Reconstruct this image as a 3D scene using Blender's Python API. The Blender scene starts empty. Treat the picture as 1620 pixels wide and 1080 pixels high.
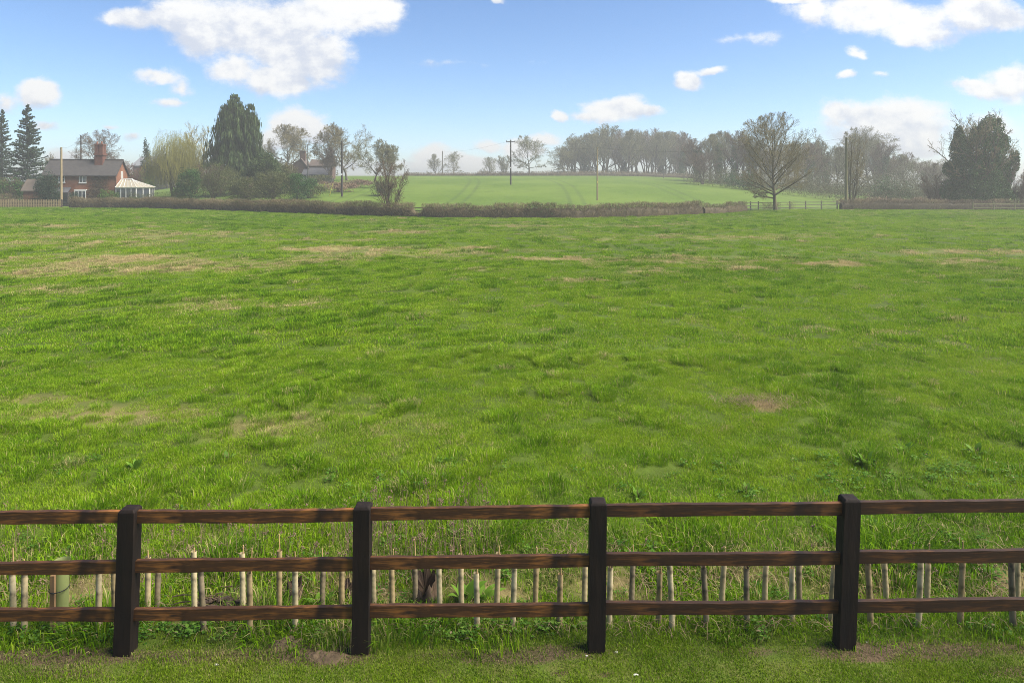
import bpy, bmesh, math, random
import numpy as np
from math import radians, sin, cos, pi
from mathutils import Vector, Matrix

S = bpy.context.scene
COL = S.collection
CAMZ, F, CX, HY = 3.75, 1080.0, 810.0, 290.0

# ------------------------------------------------------------------ camera
cd = bpy.data.cameras.new('camera')
cam = bpy.data.objects.new('camera', cd); COL.objects.link(cam)
cam.location = (0, 0, CAMZ); cam.rotation_euler = (radians(90), 0, 0)
cd.sensor_width = 36; cd.lens = 24; cd.shift_y = -250 / 1620
cd.clip_start = 0.1; cd.clip_end = 6000
S.camera = cam

# ------------------------------------------------------------------ sun, exposure
SUN_EL, SUN_AZ = radians(50), radians(98)        # azimuth clockwise from +Y
sd = bpy.data.lights.new('sun', 'SUN'); sd.energy = 4.8; sd.angle = radians(46); sd.color = (1.0, 0.94, 0.84)
sun = bpy.data.objects.new('sun', sd); COL.objects.link(sun)
dsun = Vector((sin(SUN_AZ) * cos(SUN_EL), cos(SUN_AZ) * cos(SUN_EL), sin(SUN_EL)))
sun.rotation_euler = dsun.to_track_quat('Z', 'Y').to_euler(); sun.location = (40, 20, 60)
S.view_settings.view_transform = 'Standard'; S.view_settings.look = 'None'
S.view_settings.exposure = 1.5; S.view_settings.gamma = 1
S.cycles.max_bounces = 5; S.cycles.diffuse_bounces = 3; S.cycles.glossy_bounces = 2
S.cycles.transmission_bounces = 3; S.cycles.transparent_max_bounces = 6; S.cycles.volume_bounces = 0
S.cycles.caustics_reflective = False; S.cycles.caustics_refractive = False
S.cycles.filter_width = 0.95
S.cycles.use_denoising = True; S.cycles.use_adaptive_sampling = True; S.cycles.adaptive_threshold = 0.008
try:
    S.cycles.denoiser = 'OPENIMAGEDENOISE'; S.cycles.denoising_input_passes = 'RGB_ALBEDO_NORMAL'; S.cycles.denoising_prefilter = 'NONE'
except Exception:
    pass
SKY = 0.07

# ------------------------------------------------------------------ world: clear sky with drifting cumulus
W = bpy.data.worlds.new('World'); S.world = W; W.use_nodes = True
nt = W.node_tree; nt.nodes.clear()
def N(tree, typ, **kw):
    n = tree.nodes.new(typ)
    for k, v in kw.items(): setattr(n, k, v)
    return n
class NM:
    """small expression helper for node trees"""
    def __init__(s, t): s.t = t
    def put(s, sock, v):
        if isinstance(v, bpy.types.NodeSocket): s.t.links.new(v, sock)
        else: sock.default_value = v
    def m(s, op, a, b=None, c=None, clamp=False):
        n = N(s.t, 'ShaderNodeMath', operation=op); n.use_clamp = clamp
        s.put(n.inputs[0], a)
        if b is not None: s.put(n.inputs[1], b)
        if c is not None: s.put(n.inputs[2], c)
        return n.outputs[0]
    def sstep(s, v, lo, hi, a=0.0, b=1.0):
        n = N(s.t, 'ShaderNodeMapRange', interpolation_type='SMOOTHSTEP')
        s.put(n.inputs[0], v); s.put(n.inputs[1], lo); s.put(n.inputs[2], hi); s.put(n.inputs[3], a); s.put(n.inputs[4], b)
        return n.outputs[0]
    def noise(s, vec, scale, detail=3, rough=.55, col=False, dist=0.0):
        n = N(s.t, 'ShaderNodeTexNoise'); s.put(n.inputs['Scale'], scale); n.inputs['Detail'].default_value = detail
        n.inputs['Roughness'].default_value = rough; n.inputs['Distortion'].default_value = dist
        if vec is not None: s.t.links.new(vec, n.inputs['Vector'])
        return n.outputs['Color' if col else 'Fac']
    def xyz(s, x, y, z):
        n = N(s.t, 'ShaderNodeCombineXYZ'); s.put(n.inputs[0], x); s.put(n.inputs[1], y); s.put(n.inputs[2], z); return n.outputs[0]
    def mix(s, f, a, b, mode='MIX'):
        n = N(s.t, 'ShaderNodeMix', data_type='RGBA', blend_type=mode)
        s.put(n.inputs[0], f); s.put(n.inputs[6], a); s.put(n.inputs[7], b); return n.outputs[2]
    def vmul(s, v, k):
        n = N(s.t, 'ShaderNodeVectorMath', operation='MULTIPLY'); s.t.links.new(v, n.inputs[0]); n.inputs[1].default_value = k; return n.outputs[0]
    def vadd(s, v, k):
        n = N(s.t, 'ShaderNodeVectorMath', operation='ADD'); s.t.links.new(v, n.inputs[0]); s.put(n.inputs[1], k); return n.outputs[0]

M_ = NM(nt)
tc = N(nt, 'ShaderNodeTexCoord'); sx = N(nt, 'ShaderNodeSeparateXYZ'); nt.links.new(tc.outputs['Generated'], sx.inputs[0])
dx, dy, dz = sx.outputs
ay = M_.m('MAXIMUM', M_.m('ABSOLUTE', dy), 0.03)
u = M_.m('DIVIDE', dx, ay); v = M_.m('DIVIDE', dz, ay)
uv = M_.xyz(u, v, M_.m('MULTIPLY', dy, 0.0))
warp = M_.noise(M_.vmul(uv, (1.0, 1.35, 1.0)), 7.0, 9, .62, col=True)
warp2 = M_.noise(M_.vadd(uv, (3.1, 1.7, 0)), 2.6, 3, .5, col=True)
s1 = N(nt, 'ShaderNodeSeparateColor'); nt.links.new(warp, s1.inputs[0])
s2 = N(nt, 'ShaderNodeSeparateColor'); nt.links.new(warp2, s2.inputs[0])
uu = M_.m('ADD', u, M_.m('ADD', M_.m('MULTIPLY', M_.m('SUBTRACT', s1.outputs[0], .5), .075), M_.m('MULTIPLY', M_.m('SUBTRACT', s2.outputs[0], .5), .03)))
vv = M_.m('ADD', v, M_.m('ADD', M_.m('MULTIPLY', M_.m('SUBTRACT', s1.outputs[1], .5), .05), M_.m('MULTIPLY', M_.m('SUBTRACT', s2.outputs[1], .5), .02)))
CLOUDS = [  # azimuth and height of each cumulus lobe (in 1620-wide plate units), radii, density
    (205, 27, 50, 20, .8), (268, 24, 50, 28, 1), (340, 42, 80, 48, 1), (430, 45, 120, 66, 1), (535, 18, 110, 42, 1), (485, 85, 95, 52, 1),
    (440, 128, 75, 30, .9), (372, 112, 52, 32, .8), (605, 12, 42, 26, .9), (255, 118, 52, 17, .75), (275, 159, 36, 10, .6), (292, 134, 34, 20, .6),
    (60, 146, 48, 26, .95), (8, 162, 26, 18, .4), (472, 196, 60, 30, 1), (506, 208, 28, 26, .9), (440, 215, 50, 20, .8), (75, 198, 20, 8, .5),
    (182, 198, 18, 7, .5), (212, 216, 18, 11, .5), (110, 242, 40, 14, .6), (682, 242, 34, 18, .8), (700, 262, 80, 20, .8), (770, 227, 32, 14, .8), (822, 232, 60, 22, .9),
    (862, 216, 32, 12, .8), (760, 256, 110, 18, .7), (968, 174, 62, 24, 1), (1018, 176, 30, 10, .8), (888, 182, 14, 10, .9), (935, 184, 40, 12, .8),
    (1090, 123, 32, 20, .95), (1132, 113, 32, 9, .8), (1292, 21, 30, 27, 1), (1268, 2, 60, 8, .8), (1372, 14, 66, 26, 1), (1452, 38, 66, 38, 1),
    (1548, 22, 95, 34, 1), (1440, 62, 32, 14, .9), (1360, 85, 24, 13, .85), (1347, 122, 18, 10, .8), (1392, 118, 16, 7, .4),
    (1398, 186, 120, 34, 1), (1440, 216, 66, 32, .95), (1330, 178, 46, 20, .9), (1455, 236, 44, 22, .8), (1380, 232, 40, 14, .6),
    (1602, 132, 66, 36, 1), (1560, 142, 54, 18, .9), (1528, 130, 34, 10, .6), (1575, 200, 60, 26, .45), (905, 236, 30, 8, .4), (940, 225, 18, 7, .4),
    (1180, 242, 80, 14, .45), (1010, 250, 90, 14, .45), (240, 22, 20, 5, .3), (785, 4, 14, 6, .8), (700, 95, 90, 5, .12), (1180, 60, 80, 6, .1),
    (380, 20, 170, 36, .5), (1400, 25, 150, 34, .75), (1400, 200, 130, 44, .8), (1490, 262, 120, 14, .5), (560, 262, 60, 10, .3), (330, 262, 50, 9, .3)]
tot = None; num = None; den = 0.02
for (cx_, cy_, rx, ry, dn) in CLOUDS:
    a = M_.m('MULTIPLY_ADD', uu, F / rx, -(cx_ - CX) / rx)
    b = M_.m('MULTIPLY_ADD', vv, F / ry, -(HY - cy_) / ry)
    q = M_.m('MULTIPLY_ADD', b, b, M_.m('MULTIPLY', a, a))
    e = M_.m('MULTIPLY_ADD', M_.m('SQRT', q), -dn, dn)      # dn*(1-r)
    tot = e if tot is None else M_.m('SMOOTH_MAX', tot, e, .22)
    w_ = M_.m('MAXIMUM', M_.m('ADD', e, .25), 0.0)          # where in its lobe: bright tops, grey bases
    num = M_.m('MULTIPLY', w_, b) if num is None else M_.m('MULTIPLY_ADD', w_, b, num); den = M_.m('ADD', den, w_)
fine = M_.noise(M_.vmul(uv, (1.0, 1.35, 1.0)), 9.0, 15, .72)
puff = M_.noise(M_.vmul(uv, (1.0, 1.25, 1.0)), 26.0, 8, .6)
dens = M_.m('ADD', M_.m('ADD', tot, M_.m('MULTIPLY', M_.m('SUBTRACT', M_.noise(M_.vmul(uv, (1.0, 1.5, 1.0)), 5.2, 3, .5), .47), .65)), M_.m('ADD', M_.m('MULTIPLY', M_.m('SUBTRACT', fine, .5), 1.5), M_.m('MULTIPLY', M_.m('SUBTRACT', puff, .5), .34)))
mask = M_.m('MULTIPLY', M_.sstep(dens, -.02, .46), M_.sstep(dz, .0, .02))
sky = N(nt, 'ShaderNodeTexSky', sky_type='NISHITA'); sky.sun_disc = False
sky.sun_elevation = SUN_EL; sky.sun_rotation = SUN_AZ; sky.air_density = 0.78; sky.dust_density = 0.1; sky.ozone_density = 3.0; sky.altitude = 100
lit = M_.noise(M_.vadd(M_.vmul(uv, (1.0, 1.25, 1.0)), (-.008, -.018, 0)), 26.0, 8, .6)
body = M_.noise(M_.vadd(M_.vmul(uv, (1.0, 1.6, 1.0)), (1.7, .4, 0)), 3.2, 6, .6)
hgt = M_.m('DIVIDE', num, den)
shade = M_.sstep(M_.m('ADD', M_.m('ADD', M_.m('MULTIPLY', body, .9), M_.m('MULTIPLY', M_.m('SUBTRACT', puff, lit), .75)), M_.m('MULTIPLY', hgt, .20)), .17, .52)
CL = 1.0 / SKY
ccol = M_.mix(shade, (.25 * CL, .272 * CL, .32 * CL, 1), (.37 * CL, .372 * CL, .376 * CL, 1))
hs = N(nt, 'ShaderNodeHueSaturation'); hs.inputs['Hue'].default_value = 0.502; hs.inputs['Saturation'].default_value = 1.1; hs.inputs['Value'].default_value = 1.0
nt.links.new(sky.outputs[0], hs.inputs['Color'])
mixc = M_.mix(mask, hs.outputs[0], ccol)
bg = N(nt, 'ShaderNodeBackground'); bg.inputs[1].default_value = SKY; nt.links.new(mixc, bg.inputs[0])
wo = N(nt, 'ShaderNodeOutputWorld'); nt.links.new(bg.outputs[0], wo.inputs[0])

# ------------------------------------------------------------------ helpers: numbers
def vnoise(x, y, scale=1.0, seed=0, oct=1):
    x = np.asarray(x, float); y = np.asarray(y, float); out = np.zeros(np.broadcast(x, y).shape); amp = 1; tot = 0
    for o in range(oct):
        X = x / scale * 2 ** o + seed * 17.3 + o * 5.1; Y = y / scale * 2 ** o + seed * 9.7 + o * 3.3
        i = np.floor(X); j = np.floor(Y); fx = X - i; fy = Y - j
        fx = fx * fx * (3 - 2 * fx); fy = fy * fy * (3 - 2 * fy)
        def h(a, b):
            s = np.sin(a * 127.1 + b * 311.7 + seed * 74.7) * 43758.5453
            return s - np.floor(s)
        val = h(i, j) * (1 - fx) * (1 - fy) + h(i + 1, j) * fx * (1 - fy) + h(i, j + 1) * (1 - fx) * fy + h(i + 1, j + 1) * fx * fy
        out = out + amp * val; tot += amp; amp *= .5
    return out / tot
def ss(t): t = np.clip(t, 0, 1); return t * t * (3 - 2 * t)
HB_Y = np.array([-60, 68, 74, 86, 100, 110, 125, 140, 160, 190, 230, 250, 300, 420, 900, 4000.])
HB_Z = np.array([0, 0, 0, .12, .42, .78, 2.0, 3.3, 4.25, 5.35, 6.25, 6.35, 4.5, 1.5, 0, 0.])
def hz(x, y):
    """height of the land"""
    x = np.asarray(x, float); y = np.asarray(y, float)
    a = x / np.maximum(y, 20)
    fr = 1 - .9 * ss((a - .12) / .58); fl = 1 - ss((-a - .33) / .32)
    z = np.interp(y, HB_Y, HB_Z) * fr * fl
    near = np.exp(-np.maximum(y - 30, 0) / 40)
    z = z + (vnoise(x, y, 9, 1, 2) - .5) * .22 * near * ss((y - 6.5) / 6) + (vnoise(x, y, 1.3, 2, 2) - .5) * .09 * near * ss((y - 5.9) / 1)
    tm = np.clip((vnoise(x, y * .8, .55, 11, 2) - .50) * 3.0 + (vnoise(x, y, 2.1, 12, 2) - .5) * 1.2, 0, 1)   # grassy mounds
    z = z + .05 * tm * ss((y - 6.2) / 1.5) * np.exp(-np.maximum(y - 25, 0) / 60)
    dip = np.exp(-((y - 6.25) / .45) ** 2)
    z = z - .07 * dip + (x * .007) * np.exp(-np.abs(y - 5.4) / 3) * (np.abs(x) < 14)
    z = z + .03 * (vnoise(x, y, .5, 5, 2) - .5) * ss((5.2 - np.abs(y - 5.5) * 4) / 4) 
    return z
def hzs(x, y): return float(hz(x, y))
def X_at(px, Y): return (px - CX) / F * Y
def Z_at(py, Y): return CAMZ - (py - HY) / F * Y
def nrm(a): return a / np.maximum(np.linalg.norm(a, axis=-1, keepdims=True), 1e-9)

# ------------------------------------------------------------------ helpers: objects
def mesh_np(name, V, faces, smooth=False, fattr=None, vattr=None):
    """V (n,3); faces: list of (m,k) int arrays"""
    me = bpy.data.meshes.new(name); V = np.asarray(V, np.float32)
    me.vertices.add(len(V)); me.vertices.foreach_set('co', V.ravel())
    faces = [np.asarray(f, np.int32) for f in faces if len(f)]
    li = np.concatenate([f.ravel() for f in faces]); lt = np.concatenate([np.full(len(f), f.shape[1], np.int32) for f in faces])
    me.loops.add(len(li)); me.loops.foreach_set('vertex_index', li)
    me.polygons.add(len(lt)); me.polygons.foreach_set('loop_start', np.concatenate([[0], np.cumsum(lt)[:-1]]).astype(np.int32))
    try: me.polygons.foreach_set('loop_total', lt)
    except Exception: pass
    if smooth: me.polygons.foreach_set('use_smooth', np.ones(len(lt), bool))
    for k, val in (vattr or {}).items():
        at = me.attributes.new(k, 'FLOAT', 'POINT'); at.data.foreach_set('value', np.asarray(val, np.float32))
    me.update(calc_edges=True); me.validate()
    return me
def link(name, me, m=None, parent=None, loc=None):
    o = bpy.data.objects.new(name, me); COL.objects.link(o)
    if m is not None and me is not None:
        me.materials.clear()
        for q in (m if isinstance(m, (list, tuple)) else [m]): me.materials.append(q)
    if parent is not None: o.parent = parent
    if loc is not None: o.location = loc
    return o
def thing(name, label, cat, loc=(0, 0, 0), rz=0, group=None):
    o = bpy.data.objects.new(name, None); COL.objects.link(o); o.location = loc; o.rotation_euler = (0, 0, rz); o.empty_display_size = .2
    o['label'] = label; o['category'] = cat
    if group: o['group'] = group
    return o
def tag(o, label, cat, group=None):
    o['label'] = label; o['category'] = cat
    if group: o['group'] = group
    return o
def kind(o, k): o['kind'] = k; return o
def dup(root, loc, rz=0, scale=(1, 1, 1), label=None, group=None):
    r = root.copy(); COL.objects.link(r); r.location = loc; r.rotation_euler = (0, 0, rz); r.scale = scale
    if label: r['label'] = label
    if group: r['group'] = group
    for ch in list(root.children):
        c = ch.copy(); COL.objects.link(c); c.parent = r
        for g in ch.children:
            d = g.copy(); COL.objects.link(d); d.parent = c
    return r
class MB:
    """collects shapes, then links them as ONE mesh object"""
    def __init__(s): s.V = []; s.Fq = []
    def box(s, x0, x1, y0, y1, z0, z1, M=None, taper=1.0):
        b = len(s.V); cx, cy = (x0 + x1) / 2, (y0 + y1) / 2
        P = [(x0, y0, z0), (x1, y0, z0), (x1, y1, z0), (x0, y1, z0)]
        P += [(cx + (p[0] - cx) * taper, cy + (p[1] - cy) * taper, z1) for p in P]
        for p in P: s.V.append(tuple(M @ Vector(p)) if M is not None else p)
        for f in ((3, 2, 1, 0), (4, 5, 6, 7), (0, 1, 5, 4), (1, 2, 6, 5), (2, 3, 7, 6), (3, 0, 4, 7)): s.Fq.append([b + i for i in f])
        return s
    def poly(s, pts): b = len(s.V); s.V += [tuple(p) for p in pts]; s.Fq.append(list(range(b, b + len(pts)))); return s
    def prism(s, prof, axis, a0, a1):
        """profile (list of 2D) extruded along axis 'x' or 'y' """
        b = len(s.V); n = len(prof)
        for a in (a0, a1):
            for (p, q) in prof: s.V.append((a, p, q) if axis == 'x' else (p, a, q))
        s.Fq.append([b + i for i in range(n)][::-1]); s.Fq.append([b + n + i for i in range(n)])
        for i in range(n): s.Fq.append([b + i, b + (i + 1) % n, b + n + (i + 1) % n, b + n + i])
        return s
    def tube(s, pts, rad, n=8, cap=True):
        pts = [Vector(p) for p in pts]; rad = rad if isinstance(rad, (list, tuple)) else [rad] * len(pts); b = len(s.V)
        for i, p in enumerate(pts):
            t = (pts[min(i + 1, len(pts) - 1)] - pts[max(i - 1, 0)]).normalized()
            a = t.orthogonal().normalized() if abs(t.z) < .9 else Vector((1, 0, 0)); a = (a - t * a.dot(t)).normalized(); c = t.cross(a)
            for k in range(n): s.V.append(tuple(p + (a * cos(2 * pi * k / n) + c * sin(2 * pi * k / n)) * rad[i]))
        for i in range(len(pts) - 1):
            for k in range(n): s.Fq.append([b + i * n + k, b + i * n + (k + 1) % n, b + (i + 1) * n + (k + 1) % n, b + (i + 1) * n + k])
        if cap: s.Fq.append([b + k for k in range(n)][::-1]); s.Fq.append([b + (len(pts) - 1) * n + k for k in range(n)])
        return s
    def build(s, name, m, parent=None, bevel=0, smooth=False, loc=None):
        me = bpy.data.meshes.new(name); me.from_pydata(s.V, [], s.Fq)
        bm = bmesh.new(); bm.from_mesh(me); bmesh.ops.recalc_face_normals(bm, faces=bm.faces[:])
        if bevel: bmesh.ops.bevel(bm, geom=bm.edges[:], offset=bevel, segments=2, profile=.6, affect='EDGES')
        bm.to_mesh(me); bm.free()
        if smooth: me.polygons.foreach_set('use_smooth', np.ones(len(me.polygons), bool))
        return link(name, me, m, parent, loc)

# ------------------------------------------------------------------ helpers: materials
def mat(name, c1, c2=None, rough=.8, scale=4.0, detail=4, stretch=(1, 1, 1), bump=0, spec=.3, contrast=(.3, .7), coord='Object', c3=None, scale3=1.0, transl=0.0):
    m = bpy.data.materials.new(name); m.use_nodes = True; t = m.node_tree; t.nodes.clear(); q = NM(t)
    out = N(t, 'ShaderNodeOutputMaterial'); p = N(t, 'ShaderNodeBsdfPrincipled'); p.inputs['Roughness'].default_value = rough
    p.inputs['Specular IOR Level'].default_value = spec
    tc = N(t, 'ShaderNodeTexCoord'); vec = q.vmul(tc.outputs[coord], stretch)
    n = q.noise(vec, scale, detail, .6)
    col = q.mix(q.sstep(n, contrast[0], contrast[1]), (*c1, 1), (*(c2 or c1), 1))
    if c3: col = q.mix(q.sstep(q.noise(tc.outputs[coord], scale3, 3), .5, .68), col, (*c3, 1))
    t.links.new(col, p.inputs['Base Color'])
    if bump:
        b = N(t, 'ShaderNodeBump'); b.inputs['Strength'].default_value = bump; b.inputs['Distance'].default_value = .02; t.links.new(n, b.inputs['Height']); t.links.new(b.outputs[0], p.inputs['Normal'])
    sh = p.outputs[0]
    if transl:
        tr = N(t, 'ShaderNodeBsdfTranslucent'); t.links.new(col, tr.inputs[0]); mx = N(t, 'ShaderNodeMixShader'); mx.inputs[0].default_value = transl
        t.links.new(sh, mx.inputs[1]); t.links.new(tr.outputs[0], mx.inputs[2]); sh = mx.outputs[0]
    t.links.new(sh, out.inputs[0])
    return m
def leafmat(name, c1, c2, transl=.35, attr='var', rough=.55, inst=False):
    """leaf / twig material whose colour varies per leaf through a mesh attribute"""
    m = bpy.data.materials.new(name); m.use_nodes = True; t = m.node_tree; t.nodes.clear(); q = NM(t)
    out = N(t, 'ShaderNodeOutputMaterial'); p = N(t, 'ShaderNodeBsdfPrincipled'); p.inputs['Roughness'].default_value = rough; p.inputs['Specular IOR Level'].default_value = .12
    at = N(t, 'ShaderNodeAttribute', attribute_name=attr)
    col = q.mix(at.outputs['Fac'], (*c1, 1), (*c2, 1)); t.links.new(col, p.inputs['Base Color']); sh = p.outputs[0]
    if transl:
        tr = N(t, 'ShaderNodeBsdfTranslucent'); t.links.new(col, tr.inputs[0]); mx = N(t, 'ShaderNodeMixShader'); mx.inputs[0].default_value = transl
        t.links.new(sh, mx.inputs[1]); t.links.new(tr.outputs[0], mx.inputs[2]); sh = mx.outputs[0]
    t.links.new(sh, out.inputs[0]); return m

# ------------------------------------------------------------------ where the straw, the bare and the thin patches of the pasture lie
DRY = [(-11, 39, 3.2, 1.5, 1), (2.2, 33.7, 2.8, 1.0, 1), (5.8, 28.5, 1.1, .6, .9), (14.3, 31.6, 2.0, .8, .9), (-15, 29.5, 6, 2.2, .62), (4.15, 11.3, .42, .25, 1.1),
       (-20, 34, 7, 3, .6), (-16, 24, 4, 1.5, .5), (8, 34, 4, 1.0, .6), (-2.5, 29.5, 3, .6, .55), (-9, 33, 6, 1.2, .5), (-40, 60, 14, 6, .45), (-8, 52, 8, 2, .5), (6, 45, 4, 1, .55), (22, 33, 3, 1.2, .6),
       (17, 38, 5, 1.2, .5), (1.5, 22, 1.5, .5, .35), (-12, 45, 6, 2, .55), (-22, 28, 8, 3, .55), (-4, 38, 9, 1.6, .5), (10, 30, 6, 1.2, .5), (25, 37, 7, 2, .5), (-30, 42, 10, 4, .5), (0, 60, 20, 3, .42), (3, 26, 4, 1, .42), (9, 17, 2, .5, .4), (-18, 31, 12, 5, .58), (-6, 36, 10, 3.5, .5), (8, 33, 9, 3, .5), (-28, 50, 14, 7, .5), (15, 48, 16, 4, .44), (-9, 21, 5, 2, .45), (-3, 10.4, 4.5, 1.2, .35)]
BARE = [(-6.6, 10.9, 2.2, .55, .9), (-3.8, 10.3, 1.4, .45, .6), (-8.4, 11.8, 1.6, .5, .7), (-2.6, 10.9, .5, .2, .6)] + [(-5.2 + .83 * i + .3 * sin(i * 2.1), 6.35 + .22 * sin(i * 3.7), .5, .26, 1.05 + .2 * sin(i * 1.3)) for i in range(14)]
def patch(x, y, L, seed, k=.55):
    s = np.zeros(np.broadcast(x, y).shape)
    for (cx, cy, rx, ry, w) in L: s = np.maximum(s, w * np.exp(-(((x - cx) / rx) ** 2 + ((y - cy) / ry) ** 2)))
    sc = .35 + .02 * np.minimum(y, 60)
    return np.clip(s * 1.25 - (k + .06) * vnoise(x / sc, y / sc * 1.4, 1, seed, 4), 0, 1)
# ================================================================== THE LAND
def soil_mask_xy(x, y):
    """bare trodden strip under the fence, between mown lawn and rough grass"""
    edge = (vnoise(x, y, .8, 31, 3) - .5)
    s = np.exp(-((y - 5.45 - .22 * edge) / .13) ** 2) * (.38 + 1.3 * (vnoise(x, y, .9, 33, 3) - .45))
    s = np.maximum(s, 1.15 * np.exp(-(((x + 1.55) / .42) ** 2 + ((y - 5.48) / .14) ** 2)))
    s = np.maximum(s, .9 * np.exp(-(((x + 3.6) / .8) ** 2 + ((y - 5.46) / .12) ** 2)))
    s = np.maximum(s, .9 * np.exp(-(((x - 3.2) / .8) ** 2 + ((y - 5.46) / .13) ** 2)))
    for (cx, cy, rx, ry) in ((.39, 5.23, .08, .05), (.72, 5.24, .09, .04), (-3.5, 5.25, .5, .05), (3.9, 5.2, .4, .06)):
        s = np.maximum(s, .8 * np.exp(-(((x - cx) / rx) ** 2 + ((y - cy) / ry) ** 2)))
    return np.clip(s, 0, 1)
def axis(parts):
    out = [parts[0][0]]
    for (a, b, st) in parts:
        n = max(1, int(round((b - a) / st))); out += list(a + (b - a) * np.arange(1, n + 1) / n)
    return np.array(out)
xs = axis([(-2600, -700, 190), (-700, -220, 40), (-220, -110, 6), (-110, -36, 2), (-36, -9, .6), (-9, 9, .12), (9, 36, .6), (36, 110, 2), (110, 220, 6), (220, 700, 40), (700, 2600, 190)])
ys = axis([(-40, -4, 4), (-4, 4.5, .8), (4.5, 7.5, .06), (7.5, 14, .2), (14, 36, .6), (36, 68, 1.2), (68, 150, 2), (150, 320, 5), (320, 900, 40), (900, 3400, 250)])
GX, GY = np.meshgrid(xs, ys); GZ = hz(GX, GY)
nx, ny = len(xs), len(ys); idx = np.arange(nx * ny).reshape(ny, nx)
quads = np.stack([idx[:-1, :-1], idx[:-1, 1:], idx[1:, 1:], idx[1:, :-1]], -1).reshape(-1, 4)
cxm = (GX[:-1, :-1] + GX[1:, 1:]).ravel() / 2; cym = (GY[:-1, :-1] + GY[1:, 1:]).ravel() / 2
# the line of the far hedge: where the pasture ends
HX = np.array([-400, -80, -58, -39, -18, -8, 6.3, 15, 26, 32, 45, 75, 400.])
HYY = np.array([170, 107, 102, 91, 79, 75, 74, 77, 84, 91, 95, 96, 110.])
def hedge_y(x): return np.interp(x, HX, HYY)
reg = np.where(cym < 5.52 + .06 * (vnoise(cxm, cym, .6, 8) - .5), 0, np.where(cym < hedge_y(cxm) + .4, 1, 2))
allV = np.stack([GX.ravel(), GY.ravel(), GZ.ravel()], -1)
def submesh(name, sel):
    q = quads[sel]; used, inv = np.unique(q, return_inverse=True); V = allV[used]
    va = {'soil': soil_mask_xy(V[:, 0], V[:, 1]), 'dry': patch(V[:, 0], V[:, 1], DRY, 3), 'bare': patch(V[:, 0], V[:, 1], BARE, 4, .4)}
    return mesh_np(name, V, [inv.reshape(-1, 4)], smooth=True, vattr=va)

def groundmat(name, greens, soilc=(.078, .056, .032), dryc=(.34, .27, .12), scale=3.0, bump=.5):
    m = bpy.data.materials.new(name); m.use_nodes = True; t = m.node_tree; t.nodes.clear(); q = NM(t)
    out = N(t, 'ShaderNodeOutputMaterial'); p = N(t, 'ShaderNodeBsdfPrincipled'); p.inputs['Roughness'].default_value = .95; p.inputs['Specular IOR Level'].default_value = .1
    tc = N(t, 'ShaderNodeTexCoord'); ob = tc.outputs['Object']
    n1 = q.noise(ob, scale, 6, .65); n2 = q.noise(ob, scale * 9, 4, .6); n3 = q.noise(ob, .09, 3, .5)
    col = q.mix(q.sstep(n1, .35, .65), (*greens[0], 1), (*greens[1], 1)); col = q.mix(q.sstep(n3, .4, .65), col, (*greens[2], 1))
    def A(nm): return N(t, 'ShaderNodeAttribute', attribute_name=nm).outputs['Fac']
    sc = q.mix(q.sstep(n2, .3, .7), (*[c * .55 for c in soilc], 1), (*[c * 1.35 for c in soilc], 1))
    col = q.mix(q.sstep(q.m('ADD', A('soil'), q.m('MULTIPLY', q.m('SUBTRACT', n2, .5), .5)), .25, .5), col, sc)
    col = q.mix(q.m('MULTIPLY', A('bare'), .8), col, (.16, .12, .055, 1))
    col = q.mix(q.m('MULTIPLY', A('dry'), .6), col, (*dryc, 1))
    t.links.new(col, p.inputs['Base Color'])
    b = N(t, 'ShaderNodeBump'); b.inputs['Strength'].default_value = bump; b.inputs['Distance'].default_value = .04
    t.links.new(q.m('ADD', n1, n2), b.inputs['Height']); t.links.new(b.outputs[0], p.inputs['Normal']); t.links.new(p.outputs[0], out.inputs[0]); return m
M_pasture = groundmat('pasture_ground', ((.035, .05, .008), (.06, .09, .010), (.055, .085, .009)))
M_lawn = groundmat('lawn_ground', ((.065, .095, .012), (.095, .10, .025), (.06, .10, .012)), scale=6)
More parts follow.
